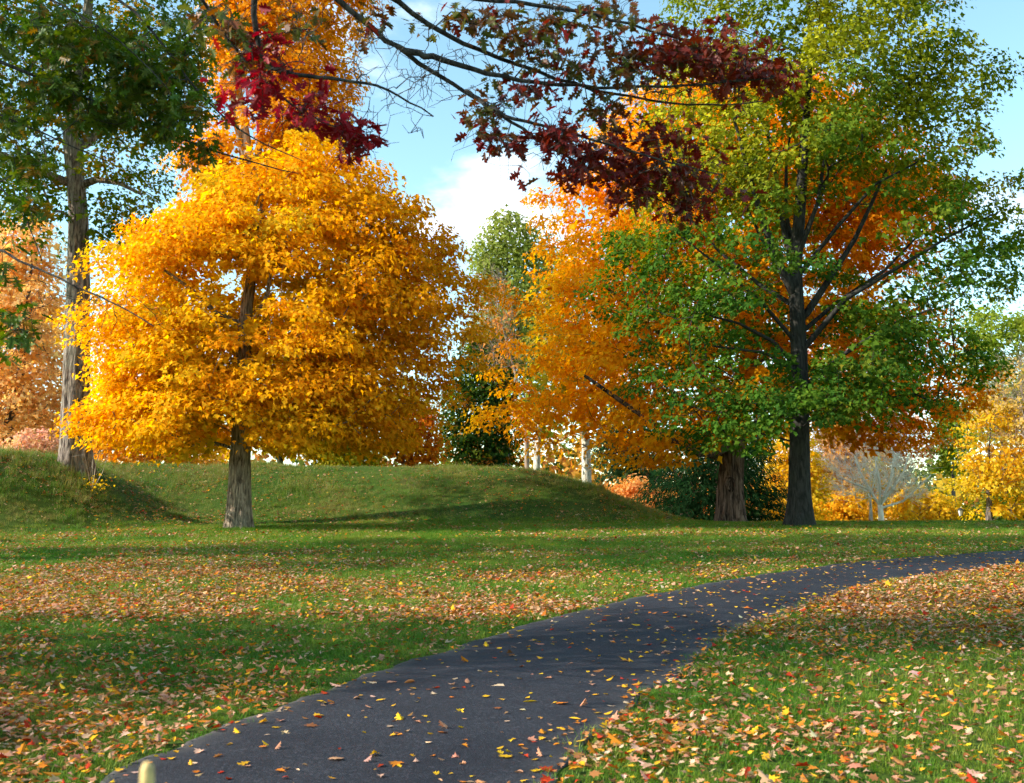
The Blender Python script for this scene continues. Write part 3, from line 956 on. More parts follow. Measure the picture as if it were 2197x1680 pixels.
PALE_ORANGE = [(4, (.90, .50, .18)), (3, (.91, .58, .24)), (1.5, (.84, .38, .13)), (2, (.86, .60, .28))]
YEL = [(4, (.80, .50, .03)), (2, (.74, .42, .02)), (2, (.60, .47, .05)), (1, (.80, .34, .02))]
far_tree('maple_tree', 'pale orange maple behind the left oak at the left edge', 62, [(12, 985), (20, 900), (45, 800), (60, 650), (70, 540)], .42,
         [(450, 20, 110), (520, -60, 140), (640, -140, 170), (780, -160, 190), (880, -160, 170), (950, -140, 190), (985, -40, 120)], 230, PALE_ORANGE, seed=61, rc=1.2, per=60, ls=.26, twigs=1, twiglen=1.2, twigr=.010,
         voids=[(40, 600, 40, 40, .3), (15, 840, 25, 60, .3)])
far_tree('shrub', 'pink leaved shrub on the crest behind the left mound', 58, [(75, 985), (75, 960), (76, 940)], .05, [(925, 40, 110), (950, 5, 135), (985, 0, 150)], 46,
         [(3, (.80, .42, .34)), (2, (.84, .50, .34)), (2, (.80, .54, .22))], cat='shrub', seed=62, rc=.7, per=45, ls=.17, flare=.2)
far_tree('maple_tree', 'orange maple seen below the golden maple left of its trunk', 70, [(330, 1000), (335, 930), (345, 860)], .3,
         [(760, 250, 420), (840, 170, 490), (920, 140, 520), (990, 160, 500)], 150, [(3, (.80, .30, .04)), (3, (.78, .38, .06)), (2, (.66, .20, .02))], seed=63, rc=1.2)
far_tree('maple_tree', 'dark double trunk tree with yellow green leaves behind the mound', 60, [(600, 1000), (602, 950), (608, 880), (615, 800)], .26,
         [(760, 540, 720), (850, 500, 800), (930, 520, 800), (975, 640, 800)], 110, [(3, (.52, .42, .03)), (2, (.24, .24, .02)), (2, (.74, .36, .02))], seed=64, bark=BARK_GREY,
         limbs=[(.2, [(600, 985, 0), (588, 955, .3), (575, 900, .5), (560, 820, .5)], .08)], voids=[(600, 960, 60, 50, .1)])
far_tree('maple_tree', 'small red orange maple between the golden maple and the dark evergreen', 61, [(866, 1000), (866, 960), (870, 900)], .17,
         [(840, 830, 930), (900, 790, 960), (960, 800, 965), (992, 830, 940)], 70, [(3, (.66, .18, .015)), (3, (.76, .27, .02)), (1, (.5, .12, .01))], seed=65, rc=.95, ls=.22, bark=BARK_FAR,
         limbs=[(.12, [(860, 990, 0), (840, 955, .3), (830, 900, .4)], .05)])
far_tree('shrub', 'yellow green bush on the crest beneath the golden maple', 60, [(750, 1005), (752, 985), (752, 975)], .06, [(940, 690, 800), (970, 660, 835), (1003, 660, 840)], 50, [(3, (.50, .43, .04)), (2, (.30, .32, .03)), (1, (.72, .45, .03))],
         cat='shrub', seed=66, rc=.8, per=40, ls=.2)
far_tree('evergreen_tree', 'dark green tree in the gap between golden and orange maples', 74, [(1045, 1005), (1045, 940), (1040, 860), (1035, 760)], .36,
         [(700, 990, 1080), (780, 940, 1120), (860, 925, 1130), (940, 915, 1140), (1000, 930, 1130)], 170, [(4, (.022, .055, .012)), (2, (.035, .075, .014)), (1.2, (.17, .20, .02)), (.5, (.40, .12, .02))], seed=67, rc=1.2, per=50, ls=.25,
         voids=[(1000, 900, 40, 40, .4), (985, 960, 40, 30, .4)], bark=BARK_GREY)
far_tree('broadleaf_tree', 'tall pale olive green tree below the cloud', 92, [(1085, 1010), (1085, 850), (1085, 650), (1090, 540)], .5,
         [(462, 1045, 1110), (490, 1015, 1180), (540, 1000, 1230), (620, 1000, 1260), (720, 990, 1260), (800, 975, 1240)], 250, [(4, (.25, .29, .06)), (2, (.32, .33, .09)), (1, (.19, .24, .06))], seed=68, rc=1.4, per=52, ls=.34, flat=.65,
         voids=[(1040, 640, 40, 40, .3)])
far_tree('bare_tree', 'half bare tree of pinkish twigs and a few orange leaves', 68, [(1135, 1010), (1128, 900), (1105, 800), (1075, 690)], .2,
         [(590, 1015, 1090), (650, 1000, 1120), (720, 1000, 1130), (790, 1030, 1140)], 75, [(3, (.66, .26, .07)), (1, (.7, .38, .12))], seed=69, rc=.8, per=8, ls=.2, twigs=5, twiglen=1.0, twigr=.010, bark=BARK_TAN)
far_tree('sycamore_tree', 'white barked sycamore standing behind the right end of the mound', 60, [(1258, 1036), (1258, 990), (1256, 930), (1252, 840), (1248, 720), (1245, 600)], .30,
         [(520, 1200, 1290), (600, 1140, 1350), (720, 1120, 1380), (840, 1140, 1380), (900, 1170, 1340)], 110, [(3, (.34, .33, .06)), (2, (.55, .40, .06)), (1, (.6, .3, .05))], seed=70, bark=BARK_WHITE, rtop=.3, flare=.15, ridge=.02, per=36,
         voids=[(1258, 930, 40, 60, 0)], sides=20)
far_tree('pale_trunk_tree', 'short pale trunk at the mound crest beneath orange leaves', 58, [(1150, 1015), (1152, 985), (1156, 930), (1158, 860)], .24,
         [(800, 1120, 1200), (850, 1100, 1220), (920, 1110, 1210)], 40, [(3, (.34, .36, .05)), (2, (.62, .42, .04))], seed=71, bark=BARK_WHITE, rtop=.5, flare=.2, ridge=.02, per=40)
far_tree('shrub', 'orange bush spreading behind the right foot of the mound', 64, [(1385, 1120), (1385, 1080), (1388, 1050)], .1,
         [(1030, 1310, 1390), (1060, 1285, 1450), (1095, 1310, 1510), (1122, 1350, 1530)], 100, [(4, (.80, .38, .12)), (2, (.74, .26, .06)), (3, (.84, .50, .20))], cat='shrub', seed=72, rc=.85, per=50, ls=.2)
far_tree('pine_tree', 'dark pine with low spreading boughs behind the thick trunk', 56, [(1545, 1125), (1542, 1050), (1540, 950), (1540, 850)], .22,
         [(830, 1510, 1580), (940, 1430, 1660), (1010, 1380, 1700), (1060, 1370, 1715), (1118, 1400, 1700)], 150, [(4, (.014, .042, .016)), (2, (.022, .06, .02)), (1, (.04, .085, .025))], seed=73, rc=.95, per=110, ls=.30, tmpl=T_NEEDLE, flat=.35,
         bark=BARK_RED, up=.2, voids=[(1420, 1060, 30, 25, .4)])
far_tree('maple_tree', 'yellow maple seen between the two right hand trunks', 80, [(1690, 1125), (1690, 1060), (1692, 980)], .22, [(900, 1650, 1740), (960, 1630, 1770), (1040, 1625, 1790), (1120, 1640, 1780)], 90, YEL, seed=74, rc=1.1)
far_tree('maple_tree', 'orange yellow tree behind the white bare tree', 96, [(1800, 1130), (1802, 1070), (1806, 980)], .25, [(900, 1750, 1850), (950, 1730, 1910), (1030, 1730, 1960), (1090, 1740, 1960)], 130,
         [(3, (.66, .34, .08)), (2, (.58, .30, .14)), (2, (.72, .42, .05))], seed=75, rc=1.4, per=52, ls=.3, twigs=1, twiglen=1.6, twigr=.010, bark=BARK_TAN)
bare = far_tree('bare_tree', 'small leafless tree with bleached white branches in front of the yellow bushes', 62, [(1892, 1128), (1890, 1098), (1888, 1084)], .17,
                [(922, 1845, 1945), (955, 1795, 2000), (1000, 1768, 2025), (1040, 1772, 2020), (1072, 1800, 1990)], 150, [(1, (.5, .4, .3))], seed=76, rc=.42, per=0, ls=.1, twigs=7, twiglen=1.1, twigr=.008, bark=BARK_BONE, flare=.3,
                rtop=.8, mind=1.0, shell=.5, up=1.0, rtip=.0125, arch=-.08,
                limbs=[(.09, [(1888, 1085), (1868, 1050, .2), (1848, 1010, .3), (1838, 975, .4)], .03), (.08, [(1888, 1085), (1885, 1040, -.2), (1876, 990, -.2), (1880, 945, -.3)], .03),
                       (.09, [(1890, 1082), (1920, 1045, .2), (1945, 1010, .4), (1955, 975, .4)], .03), (.08, [(1890, 1082), (1905, 1030, -.4), (1912, 980, -.5), (1905, 940, -.5)], .03),
                       (.075, [(1892, 1090), (1935, 1075, -.2), (1965, 1045, -.4), (1990, 1020, -.5)], .025), (.07, [(1868, 1050, .2), (1830, 1035, .3), (1800, 1020, .3)], .025)])
far_tree('shrub', 'yellow bush low behind the white bare tree', 84, [(1965, 1128), (1965, 1105), (1966, 1090)], .1, [(1050, 1930, 2010), (1075, 1890, 2070), (1126, 1880, 2075)], 80, YEL, cat='shrub', seed=77, rc=.95, per=45, ls=.24)
far_tree('shrub', 'golden bush between the dark oak trunk and the white bare tree', 86, [(1815, 1128), (1815, 1105), (1812, 1085)], .12, [(1055, 1770, 1850), (1080, 1735, 1880), (1126, 1730, 1885)], 80, [(3, (.80, .42, .02)), (2, (.82, .50, .03)), (1, (.66, .30, .02))], cat='shrub', seed=78,
         rc=.95, per=45, ls=.24, bark=BARK_RED)
far_tree('broadleaf_tree', 'thin pale trunk just left of the white bare tree', 82, [(1868, 1128), (1868, 1085), (1866, 1040)], .17, [(960, 1845, 1890), (1000, 1830, 1905), (1060, 1835, 1900)], 26, [(2, (.62, .36, .06)), (1, (.5, .42, .05))], seed=79, bark=BARK_PALE, per=20, twigs=2, twigr=.012)
far_tree('maple_tree', 'yellow and orange maple at the right edge near the lamp', 72, [(2122, 1128), (2122, 1070), (2120, 1000), (2125, 920)], .22,
         [(850, 2080, 2180), (900, 2055, 2230), (960, 2035, 2260), (1030, 2035, 2270), (1080, 2055, 2260), (1105, 2085, 2180)], 120, YEL, seed=80, rc=1.05, per=48, ls=.23, bark=BARK_FAR, twigs=1, twiglen=1.2, twigr=.013,
         voids=[(2062, 1095, 32, 45, 0), (2110, 1080, 60, 35, .2), (2160, 960, 40, 40, .3), (2070, 1000, 30, 30, .3)])
far_tree('broadleaf_tree', 'rounded green tree far off at the right edge', 125, [(2150, 1100), (2150, 900), (2150, 780)], .5, [(660, 2060, 2140), (690, 2035, 2260), (760, 2020, 2330), (840, 2020, 2340), (930, 2040, 2330)], 190,
         [(4, (.24, .30, .04)), (2, (.33, .34, .05)), (1, (.15, .22, .03))], seed=81, rc=1.8, per=58, ls=.42, flat=.8)
far_tree('bare_tree', 'tan leafless tree leaning in at the right edge', 70, [(2240, 1110), (2235, 1000), (2215, 900), (2190, 830)], .24, [(770, 2130, 2280), (840, 2085, 2330), (920, 2095, 2330), (980, 2140, 2300)], 110,
         [(2, (.62, .42, .14)), (1, (.7, .48, .1))], seed=82, rc=1.0, per=12, ls=.22, twigs=7, twiglen=1.4, twigr=.010, bark=BARK_TAN)
far_tree('shrub', 'dark green thicket under the yellow maple at right', 82, [(2150, 1126), (2150, 1100), (2150, 1080)], .12, [(1050, 2130, 2200), (1075, 2090, 2290), (1126, 2050, 2290)], 90, [(3, (.05, .10, .014)), (2, (.09, .15, .02)), (1, (.4, .33, .03))], cat='shrub', seed=83, rc=1.1, per=46, ls=.26)
far_tree('broadleaf_tree', 'light green tree tucked behind the red orange leaves at right', 100, [(2045, 1120), (2045, 1000), (2045, 930)], .25, [(860, 2010, 2060), (890, 1990, 2095), (950, 1990, 2095), (1010, 2010, 2080)], 70, [(3, (.26, .36, .04)), (1, (.38, .38, .05))], seed=84, rc=1.2, ls=.3)
far_tree('maple_tree', 'rosy pink maple glimpsed through the orange maple', 100, [(1800, 1110), (1795, 900), (1790, 800)], .3, [(700, 1740, 1830), (760, 1700, 1900), (850, 1690, 1960), (950, 1720, 2040), (1000, 1760, 2040)], 150, [(3, (.72, .30, .22)), (2, (.74, .42, .26)), (1, (.6, .32, .1))], seed=85, rc=1.4, per=44, ls=.3, bark=BARK_TAN)
far_tree('shrub', 'red orange bush low behind the mound foot beside the pine', 72, [(1460, 1125), (1460, 1105), (1460, 1095)], .08, [(1060, 1430, 1500), (1090, 1400, 1530), (1124, 1390, 1640)], 60, [(3, (.64, .16, .03)), (2, (.74, .28, .06))], cat='shrub', seed=86, rc=.8, per=40, ls=.2)

far_tree('evergreen_tree', 'blue green tree between the sycamore and the thick maple trunk', 84, [(1345, 1080), (1345, 1000), (1345, 930)], .25, [(830, 1310, 1380), (880, 1270, 1430), (960, 1265, 1450), (1040, 1300, 1450)], 110,
         [(3, (.03, .075, .03)), (2, (.05, .10, .035)), (1, (.10, .14, .04))], seed=87, rc=1.2, per=46, ls=.27)

far_tree('maple_tree', 'second pale orange maple deeper behind the left oak', 86, [(-40, 985), (-40, 900), (-38, 760)], .4, [(560, -80, 60), (640, -160, 160), (760, -190, 240), (900, -190, 260), (985, -160, 250)], 200, PALE_ORANGE, seed=88, rc=1.6, per=50, ls=.34)

# the wood that closes the view, one mass
rng = np.random.default_rng(99)
pos, nrm, dirv, cols = [], [], [], []
PAL_FAR = [[(3, (.62, .30, .06)), (1, (.7, .42, .08))], [(3, (.16, .20, .04)), (1, (.3, .3, .05))], [(3, (.66, .44, .05)), (1, (.5, .3, .05))], [(3, (.06, .10, .03)), (1, (.12, .15, .03))], [(2, (.5, .2, .06)), (1, (.6, .3, .1))]]
for k in range(120):
    x = rng.uniform(-120, 125); y = rng.uniform(135, 175)
    hgt = rng.uniform(6, 10.5) if x > 12 else rng.uniform(10, 16)
    w = rng.uniform(3.5, 6)
    z0 = float(H(x, y))
    n = 215
    u = unit(rng.normal(size=(n, 3))); u[:, 1] = -np.abs(u[:, 1])
    rr = (1 + .25 * rng.normal(size=(n, 1)))
    p = np.array([x, y, z0 + hgt * .5]) + u * rr * np.array([w, w * .6, hgt * .55])
    pos.append(p); nrm.append(u + rng.normal(size=(n, 3)) * .4); dirv.append(rng.normal(size=(n, 3)))
    cols.append(pal_cols(rng, PAL_FAR[rng.integers(5)], n))
pos = np.concatenate(pos); v, f = leaf_arrays(T_BLOB, pos, np.concatenate(nrm), np.concatenate(dirv), rng.uniform(.65, 1.3, len(pos)))
fw = mesh_obj('distant_woodland', v, [f], LEAF, cols=np.repeat(np.concatenate(cols), 2, 0), kind='stuff')
fw['label'] = 'distant autumn woodland closing the view behind the park'; fw['category'] = 'woodland'

# ------------------------------------------------------------------ trees standing out of frame on the left; their shade lies across the lawn
def copy_tree(src, loc, rz, sc, label, group):
    o = src.copy(); C.objects.link(o); o.location = (loc[0], loc[1], float(H(loc[0], loc[1]))); o.rotation_euler = (0, 0, rz); o.scale = (sc,) * 3
    o['label'] = label; o['group'] = group
    for ch in src.children:
        c = ch.copy(); C.objects.link(c); c.parent = o
    return o


GRP = 'trees left of the view that shade the lawn'
copy_tree(left_oak, (-23, 19), 2.6, 1.05, 'tall oak out of view on the left shading the far lawn', GRP)
copy_tree(yellow_maple, (-25, 23.5), 1.9, .6, 'maple out of view on the left shading the lawn before the mound', GRP)
copy_tree(yellow_maple, (-11.5, 5.2), 4.0, .42, 'smaller maple out of view on the left shading the near path', GRP)
copy_tree(left_oak, (-18, 6.2), 5.2, .52, 'oak out of view on the left shading the near lawn', GRP)

# ------------------------------------------------------------------ the two near oaks whose boughs hang into the top of the picture
def px_pts(L, dx=0):
    return [P(a, b, c) for a, b, c in L]


def near_oak(name, label, base_xy, trunk_top, r0, limbs, regions, tmpl, ls, bark, seed, bare=(), upper=None, per=(5, 8), nmax=300, fine=70, limb_start=None):
    """regions: (px, py, rx, ry, Y, dY, twigs, palette) ellipses of leafy twigs; bare: same without leaves."""
    rng = np.random.default_rng(seed)
    base = np.array([base_xy[0], base_xy[1], float(H(*base_xy))])
    top = np.array(trunk_top, float)
    k = 16
    tp = np.stack([base + (0, 0, -.4) + (top - base) * f for f in np.linspace(0, 1, k)])
    tp[:, 0] += .12 * np.sin(np.linspace(0, 3, k)); tr = r0 * (1 - .6 * np.linspace(0, 1, k))
    root = empty(name, base, label, 'tree')
    v, f = trunk_mesh(tp, tr, .6, .5, .05, seed, 36)
    mesh_obj('trunk', v - base, f, BARK_OAK, root, smooth=True)
    sk = Skel(tp, tr)
    for r_a, r_b, pts in limbs:
        sk.limb([np.array(q) for q in pts], r_a, r_b)
    limb_chains = [(np.array([sk.pos[c] for c in ch]), [abs(sk.maxr[c]) if c >= sk.ntrunk else abs(sk.maxr[ch[1]]) for c in ch]) for ch in sk.chains]
    for pts, rad in limb_chains:
        # round the corners of the drawn line, then give it slight kinks
        s = np.linspace(0, len(pts) - 1, len(pts) * 3)
        q = np.stack([np.interp(s, np.arange(len(pts)), pts[:, a]) for a in range(3)], 1)
        for a in range(3):
            w = 7
            pd = np.pad(q[:, a], 3, mode='reflect', reflect_type='odd'); q[:, a] = np.convolve(pd, np.ones(w) / w, mode='valid')
        q[1:-1] += rng.normal(size=(len(q) - 2, 3)) * (np.interp(s, np.arange(len(pts)), rad)[1:-1, None] * .25 + .002)
        v, f = tubes([(q, np.interp(s, np.arange(len(pts)), rad))], 8)
        mesh_obj('bough', v - base, [f], bark, root, smooth=True)
    sk.chains = []
    tips, tpal = [], []
    for (px, py, rx, ry, Y, dY, n, pal) in list(regions) + [(*b, None) for b in bare]:
        for _ in range(n):
            a = rng.uniform(0, 6.283); r_ = min(abs(rng.normal()) * .62, 1.6)
            tips.append(P(px + rx * r_ * math.cos(a), py + ry * r_ * math.sin(a), Y + rng.uniform(-dY, dY))); tpal.append(pal)
    tips = np.array(tips)
    P0 = np.array(sk.pos[sk.ntrunk:])
    dmin = np.array([np.linalg.norm(P0 - t, axis=1).min() for t in tips])
    for i in np.argsort(dmin):
        sk.attach([tips[i]], rng, up=.15, skip=sk.ntrunk, jit=.13, arch=rng.uniform(-.14, .2), seg=.07, kmax=9, rough=.012)
    chains = sk.build(rtip=.0022, ex=.40, cap=.09)
    for t in tips[rng.random(len(tips)) < .6]:
        for _ in range(2):
            d = unit((rng.normal(size=3) + (0, 0, -.1))[None])[0] * rng.uniform(.08, .30)
            chains.append(([t, t + d * .35 + rng.normal(size=3) * .012, t + d * .7 + rng.normal(size=3) * .015 + (0, 0, -.01), t + d + (0, 0, -.02)], [.0024, .002, .0017, .0012]))
    v, f = tubes(chains, 5)
    mesh_obj('twigs', v - base, [f], bark, root, smooth=True, kind='stuff')
    LP, LN, LD, LS, LC = [], [], [], [], []
    for t, pal in zip(tips, tpal):
        if pal is None:
            continue
        n = rng.integers(per[0], per[1] + 1)
        a0 = rng.uniform(0, 6.28)
        c0 = pal_cols(rng, pal, 1)[0]
        for i in range(n):
            a = a0 + i * 2.4
            d = np.array([math.cos(a), math.sin(a), rng.uniform(-1.1, .15)])
            d = d / np.linalg.norm(d)
            LP.append(t + d * rng.uniform(.01, .035) + rng.normal(size=3) * .035); LD.append(d + rng.normal(size=3) * .2)
            LN.append(np.array([0, 0, 1.]) + rng.normal(size=3) * .65 + d * .4); LS.append(ls * rng.uniform(.6, 1.2))
            LC.append(c0 * .5 + .5 * pal_cols(rng, pal, 1)[0])
    LP, LN, LD, LS, LC = map(np.array, (LP, LN, LD, LS, LC))
    # the leaves that show largest are parts of their own, on shared leaf meshes
    app = LS / LP[:, 1]
    cpx = (LP[:, 0] / LP[:, 1])
    vis = (np.abs(cpx) < .46)
    order = np.argsort(-(app * vis))
    big = order[:nmax]; rest = order[nmax:]
    var = {}
    for i in big:
        key = (int(rng.integers(4)), tuple(np.round(LC[i], 2)))
        if key not in var:
            if len(var) < 60:
                vv, ff = leaf_arrays(tmpl, np.zeros((1, 3)), np.array([[0, 0, 1.]]), np.array([[0, 1., 0]]), np.ones(1), np.array([rng.uniform(-.5, 1.8)]))
                var[key] = mesh_obj('leaf', vv, [ff], GLOSSLEAF, cols=np.repeat(LC[i:i + 1], 2, 0), link_it=False)
            else:
                ks = list(var); key = ks[int(np.argmin([np.abs(np.array(q[1]) - LC[i]).sum() for q in ks]))]
        src = var[key]
        o = src.copy(); link(o, root)
        z = Vector(LN[i]).normalized(); y = Vector(LD[i]); y = (y - y.dot(z) * z).normalized(); x = y.cross(z)

        m = Matrix((x, y, z)).transposed()
        o.location = LP[i] - base; o.rotation_euler = m.to_euler(); o.scale = (LS[i],) * 3
    if len(rest):
        v, f = leaf_arrays(tmpl, LP[rest], LN[rest], LD[rest], LS[rest], rng.uniform(-.5, 1.8, len(rest)))
        mesh_obj('leaves', v - base, [f], GLOSSLEAF, root, cols=np.repeat(LC[rest], 2, 0), kind='stuff')
    if upper:
        c, rad, n, pr, pal, rc = upper
        u = unit(rng.normal(size=(n, 3))) * (rng.random((n, 1)) ** .4) * rad + c
        sk2 = Skel(tp, tr)
        o = np.argsort(np.linalg.norm(u - top, axis=1))
        sk2.attach(u[o], rng, up=.8, skip=6)
        v, f = tubes(sk2.build(rtip=.012), 5)
        mesh_obj('branches', v - base, [f], BARK_OAK, root, smooth=True, kind='stuff')
        pos, nrm, dirv, cid = clump_leaves(rng, u, rc, .55, pr, top[:2])
        cols = pal_cols(rng, pal, len(pos), cid, n)
        v, f = leaf_arrays(T_OAK, pos, nrm, dirv, rng.uniform(.11, .19, len(pos)))
        mesh_obj('crown', v - base, [f], GLOSSLEAF, root, cols=np.repeat(cols, 2, 0), kind='stuff')
    return root


CRIM = [(4, (.32, .008, .018)), (2, (.22, .007, .016)), (1, (.42, .014, .018)), (1, (.13, .02, .018))]
DKRED = [(4, (.15, .014, .012)), (2, (.21, .022, .012)), (2, (.10, .016, .012)), (1, (.09, .065, .018))]
BRED = [(4, (.18, .024, .014)), (2, (.14, .022, .014)), (1, (.25, .035, .016)), (1, (.10, .028, .016))]
OLRED = [(3, (.10, .075, .018)), (3, (.17, .022, .015)), (2, (.085, .10, .02))]
MIXG = [(3, (.13, .15, .03)), (2, (.28, .02, .018)), (2, (.11, .12, .025))]


def wp(*a):
    return P(*a)


T0 = (-3.0, -2.6, 3.6)
red_limbs = [
    (.052, .003, [T0, (-2.2, 1.2, 4.9), wp(640, -90, 6.2), wp(690, -30, 6.4), wp(760, 40, 6.5), wp(850, 98, 6.6), wp(900, 135, 6.7), wp(1000, 195, 6.8), wp(1060, 232, 6.9), wp(1130, 292, 7.0), wp(1240, 352, 7.2), wp(1350, 402, 7.4), wp(1450, 445, 7.5)]),
    (.042, .0028, [(-2.3, 1.0, 5.0), wp(740, -90, 6.4), wp(830, -10, 6.6), wp(920, 60, 6.8), wp(1050, 118, 7.0), wp(1180, 168, 7.3), wp(1290, 202, 7.5), wp(1430, 222, 7.8), wp(1560, 233, 8.0), wp(1650, 215, 8.2)]),
    (.022, .0025, [wp(870, 118, 6.6), wp(950, 116, 6.6), wp(1000, 148, 6.7), wp(1100, 172, 6.9), wp(1250, 186, 7.1), wp(1400, 196, 7.3), wp(1560, 172, 7.5), wp(1690, 165, 7.6)]),
    (.016, .002, [wp(510, 120, 5.85), wp(600, 158, 5.9), wp(690, 168, 5.9), wp(765, 172, 6.0), wp(850, 190, 6.1), wp(930, 250, 6.2)]),
    (.022, .0025, [(-2.4, .6, 4.8), wp(400, -60, 5.6), wp(470, 60, 5.8), wp(540, 165, 5.9), wp(640, 245, 6.0), wp(720, 272, 6.1), wp(800, 300, 6.2)]),
    (.020, .002, [wp(740, -90, 6.4), wp(900, -20, 6.6), wp(1060, 8, 6.8), wp(1200, 12, 7.0), wp(1330, 40, 7.2), wp(1450, 85, 7.4), wp(1600, 120, 7.6)]),
    (.015, .002, [wp(1000, 195, 6.8), wp(1040, 225, 6.6), wp(1090, 260, 6.5), wp(1180, 270, 6.6), wp(1290, 300, 6.7), wp(1420, 350, 6.9), wp(1550, 375, 7.1)])]
red_regions = [(980, 30, 90, 30, 6.8, .3, 8, OLRED), (800, 30, 80, 30, 6.4, .3, 6, OLRED), (1230, 140, 110, 60, 7.1, .3, 22, OLRED), (1420, 290, 140, 60, 7.2, .3, 22, DKRED), (1150, 90, 110, 50, 7.0, .3, 14, OLRED), (565, 180, 80, 75, 5.9, .25, 24, CRIM), (650, 235, 71, 46, 6.0, .25, 15, CRIM), (745, 272, 69, 39, 6.1, .2, 15, CRIM), (500, 70, 92, 69, 5.8, .3, 23, MIXG), (630, 45, 92, 46, 6.1, .3, 13, OLRED),
               (560, 110, 69, 46, 5.9, .3, 13, CRIM), (1050, 40, 103, 43, 6.9, .4, 21, OLRED), (1170, 50, 97, 57, 7.0, .4, 23, OLRED), (1270, 25, 86, 40, 7.1, .4, 14, OLRED), (1050, 240, 57, 51, 6.6, .2, 15, OLRED),
               (1075, 300, 48, 28, 6.5, .2, 11, DKRED), (1130, 190, 69, 28, 6.9, .3, 11, DKRED), (1190, 285, 69, 63, 6.7, .3, 26, DKRED), (1260, 330, 103, 69, 7.0, .3, 43, DKRED), (1370, 370, 126, 80, 7.2, .3, 52, DKRED),
               (1480, 390, 97, 69, 7.3, .3, 37, DKRED), (1350, 130, 92, 63, 7.3, .3, 31, OLRED), (1430, 110, 103, 57, 7.4, .3, 52, BRED), (1520, 125, 109, 59, 7.5, .3, 63, BRED), (1600, 150, 80, 51, 7.7, .3, 37, BRED), (1665, 165, 51, 40, 7.7, .2, 17, BRED),
               (1330, 30, 46, 40, 7.2, .3, 11, OLRED), (1290, 225, 69, 46, 7.2, .3, 14, OLRED), (1440, 440, 103, 28, 7.5, .2, 13, DKRED), (780, 295, 29, 23, 6.2, .1, 10, CRIM)]
red_bare = [(900, 170, 110, 60, 6.4, .4, 26), (850, 230, 90, 50, 6.2, .3, 10), (1000, 120, 120, 50, 6.9, .3, 14), (900, 290, 30, 20, 6.3, .1, 3), (760, 130, 60, 40, 6.1, .3, 8), (1450, 200, 180, 30, 7.5, .3, 20), (1150, 140, 150, 50, 7.0, .3, 20), (1100, 230, 120, 60, 6.8, .3, 16), (620, 130, 120, 80, 6.0, .3, 16), (820, 90, 80, 60, 6.4, .3, 8)]
near_oak('oak_tree', 'near oak whose dark boughs with crimson leaves cross the top of the view', (-3.2, -2.8), (-2.9, -2.4, 8.5), .3, red_limbs, red_regions, T_REDOAK, .088, BARK_TWIG, 7, red_bare, per=(3, 6),
         upper=(np.array([-2.6, -1.5, 9.5]), np.array([4.2, 4.2, 3.0]), 90, 70, DKRED, .75))

PING = [(4, (.060, .12, .013)), (3, (.09, .145, .015)), (2, (.15, .17, .018)), (.7, (.38, .12, .015))]
pin_limbs = [
    (0.0312, .002, [(-7.6, 9.2, 5.6), wp(-200, 60, 9.5), wp(0, 130, 9.6), wp(160, 200, 9.7), wp(300, 262, 9.8), wp(420, 312, 9.9), wp(520, 345, 10), wp(640, 372, 10)]),
    (0.0286, .002, [(-7.5, 9.2, 6.6), wp(20, -120, 9.3), wp(250, -20, 9.2), wp(330, 60, 9.2), wp(400, 170, 9.2), wp(470, 255, 9.3), wp(560, 312, 9.3), wp(650, 345, 9.4)]),
    (0.0234, .002, [(-7.6, 9.2, 5.0), wp(-120, 200, 9.0), wp(0, 240, 9.0), wp(120, 300, 9.0), wp(230, 345, 9.1)]),
    (0.0208, .002, [(-7.6, 9.0, 3.6), wp(-120, 490, 7.2), wp(0, 540, 7.0), wp(90, 575, 6.9), wp(170, 625, 6.9), wp(270, 655, 6.8), wp(330, 700, 6.8)]),
    (0.0156, .002, [(-7.6, 9.0, 3.0), wp(-120, 620, 7.4), wp(0, 685, 7.2), wp(60, 715, 7.1)]),
    (0.0234, .002, [(-7.5, 9.2, 6.9), wp(-60, -60, 8.8), wp(120, 0, 8.6), wp(250, 60, 8.6), wp(360, 190, 8.7)]),
    (0.0156, .002, [(-7.6, 9.1, 4.4), wp(-100, 330, 8.6), wp(0, 390, 8.5), wp(70, 470, 8.4), wp(90, 560, 8.4)])]
pin_regions = [(80, 60, 120, 75, 9.4, .8, 60, PING), (220, 90, 140, 90, 9.4, .8, 80, PING), (120, 180, 140, 70, 9.5, .8, 64, PING), (300, 170, 110, 90, 9.4, .6, 84, PING), (400, 220, 60, 60, 9.3, .4, 22, PING), (220, 255, 140, 45, 9.5, .6, 44, PING), (400, 130, 65, 85, 9.3, .4, 24, PING),
               (350, 275, 70, 35, 9.6, .3, 16, PING), (430, 320, 50, 25, 9.7, .2, 8, PING), (50, 330, 70, 50, 9.0, .5, 18, PING), (40, 705, 42, 38, 7.1, .2, 10, PING), (8, 570, 22, 36, 7.0, .2, 4, PING), (60, 430, 40, 50, 8.5, .3, 7, PING), (20, 250, 50, 50, 9.2, .5, 14, PING), (430, 40, 60, 40, 9.2, .4, 12, PING)]
pin_bare = [(200, 640, 90, 40, 6.85, .15, 9), (300, 640, 60, 50, 6.8, .1, 5), (80, 600, 60, 40, 6.9, .2, 5), (60, 480, 60, 60, 8.4, .3, 6), (560, 345, 90, 30, 9.8, .2, 6)]
near_oak('oak_tree', 'near pin oak with dark green lobed leaves hanging in from the upper left', (-8.0, 9.4), (-7.5, 9.2, 9.5), .27, pin_limbs, pin_regions, T_PINOAK, .125, BARK_TWIG, 8, pin_bare,
         upper=(np.array([-7.8, 8.8, 8.6]), np.array([3.4, 3.4, 3.4]), 110, 75, PING, .75), per=(6, 9))

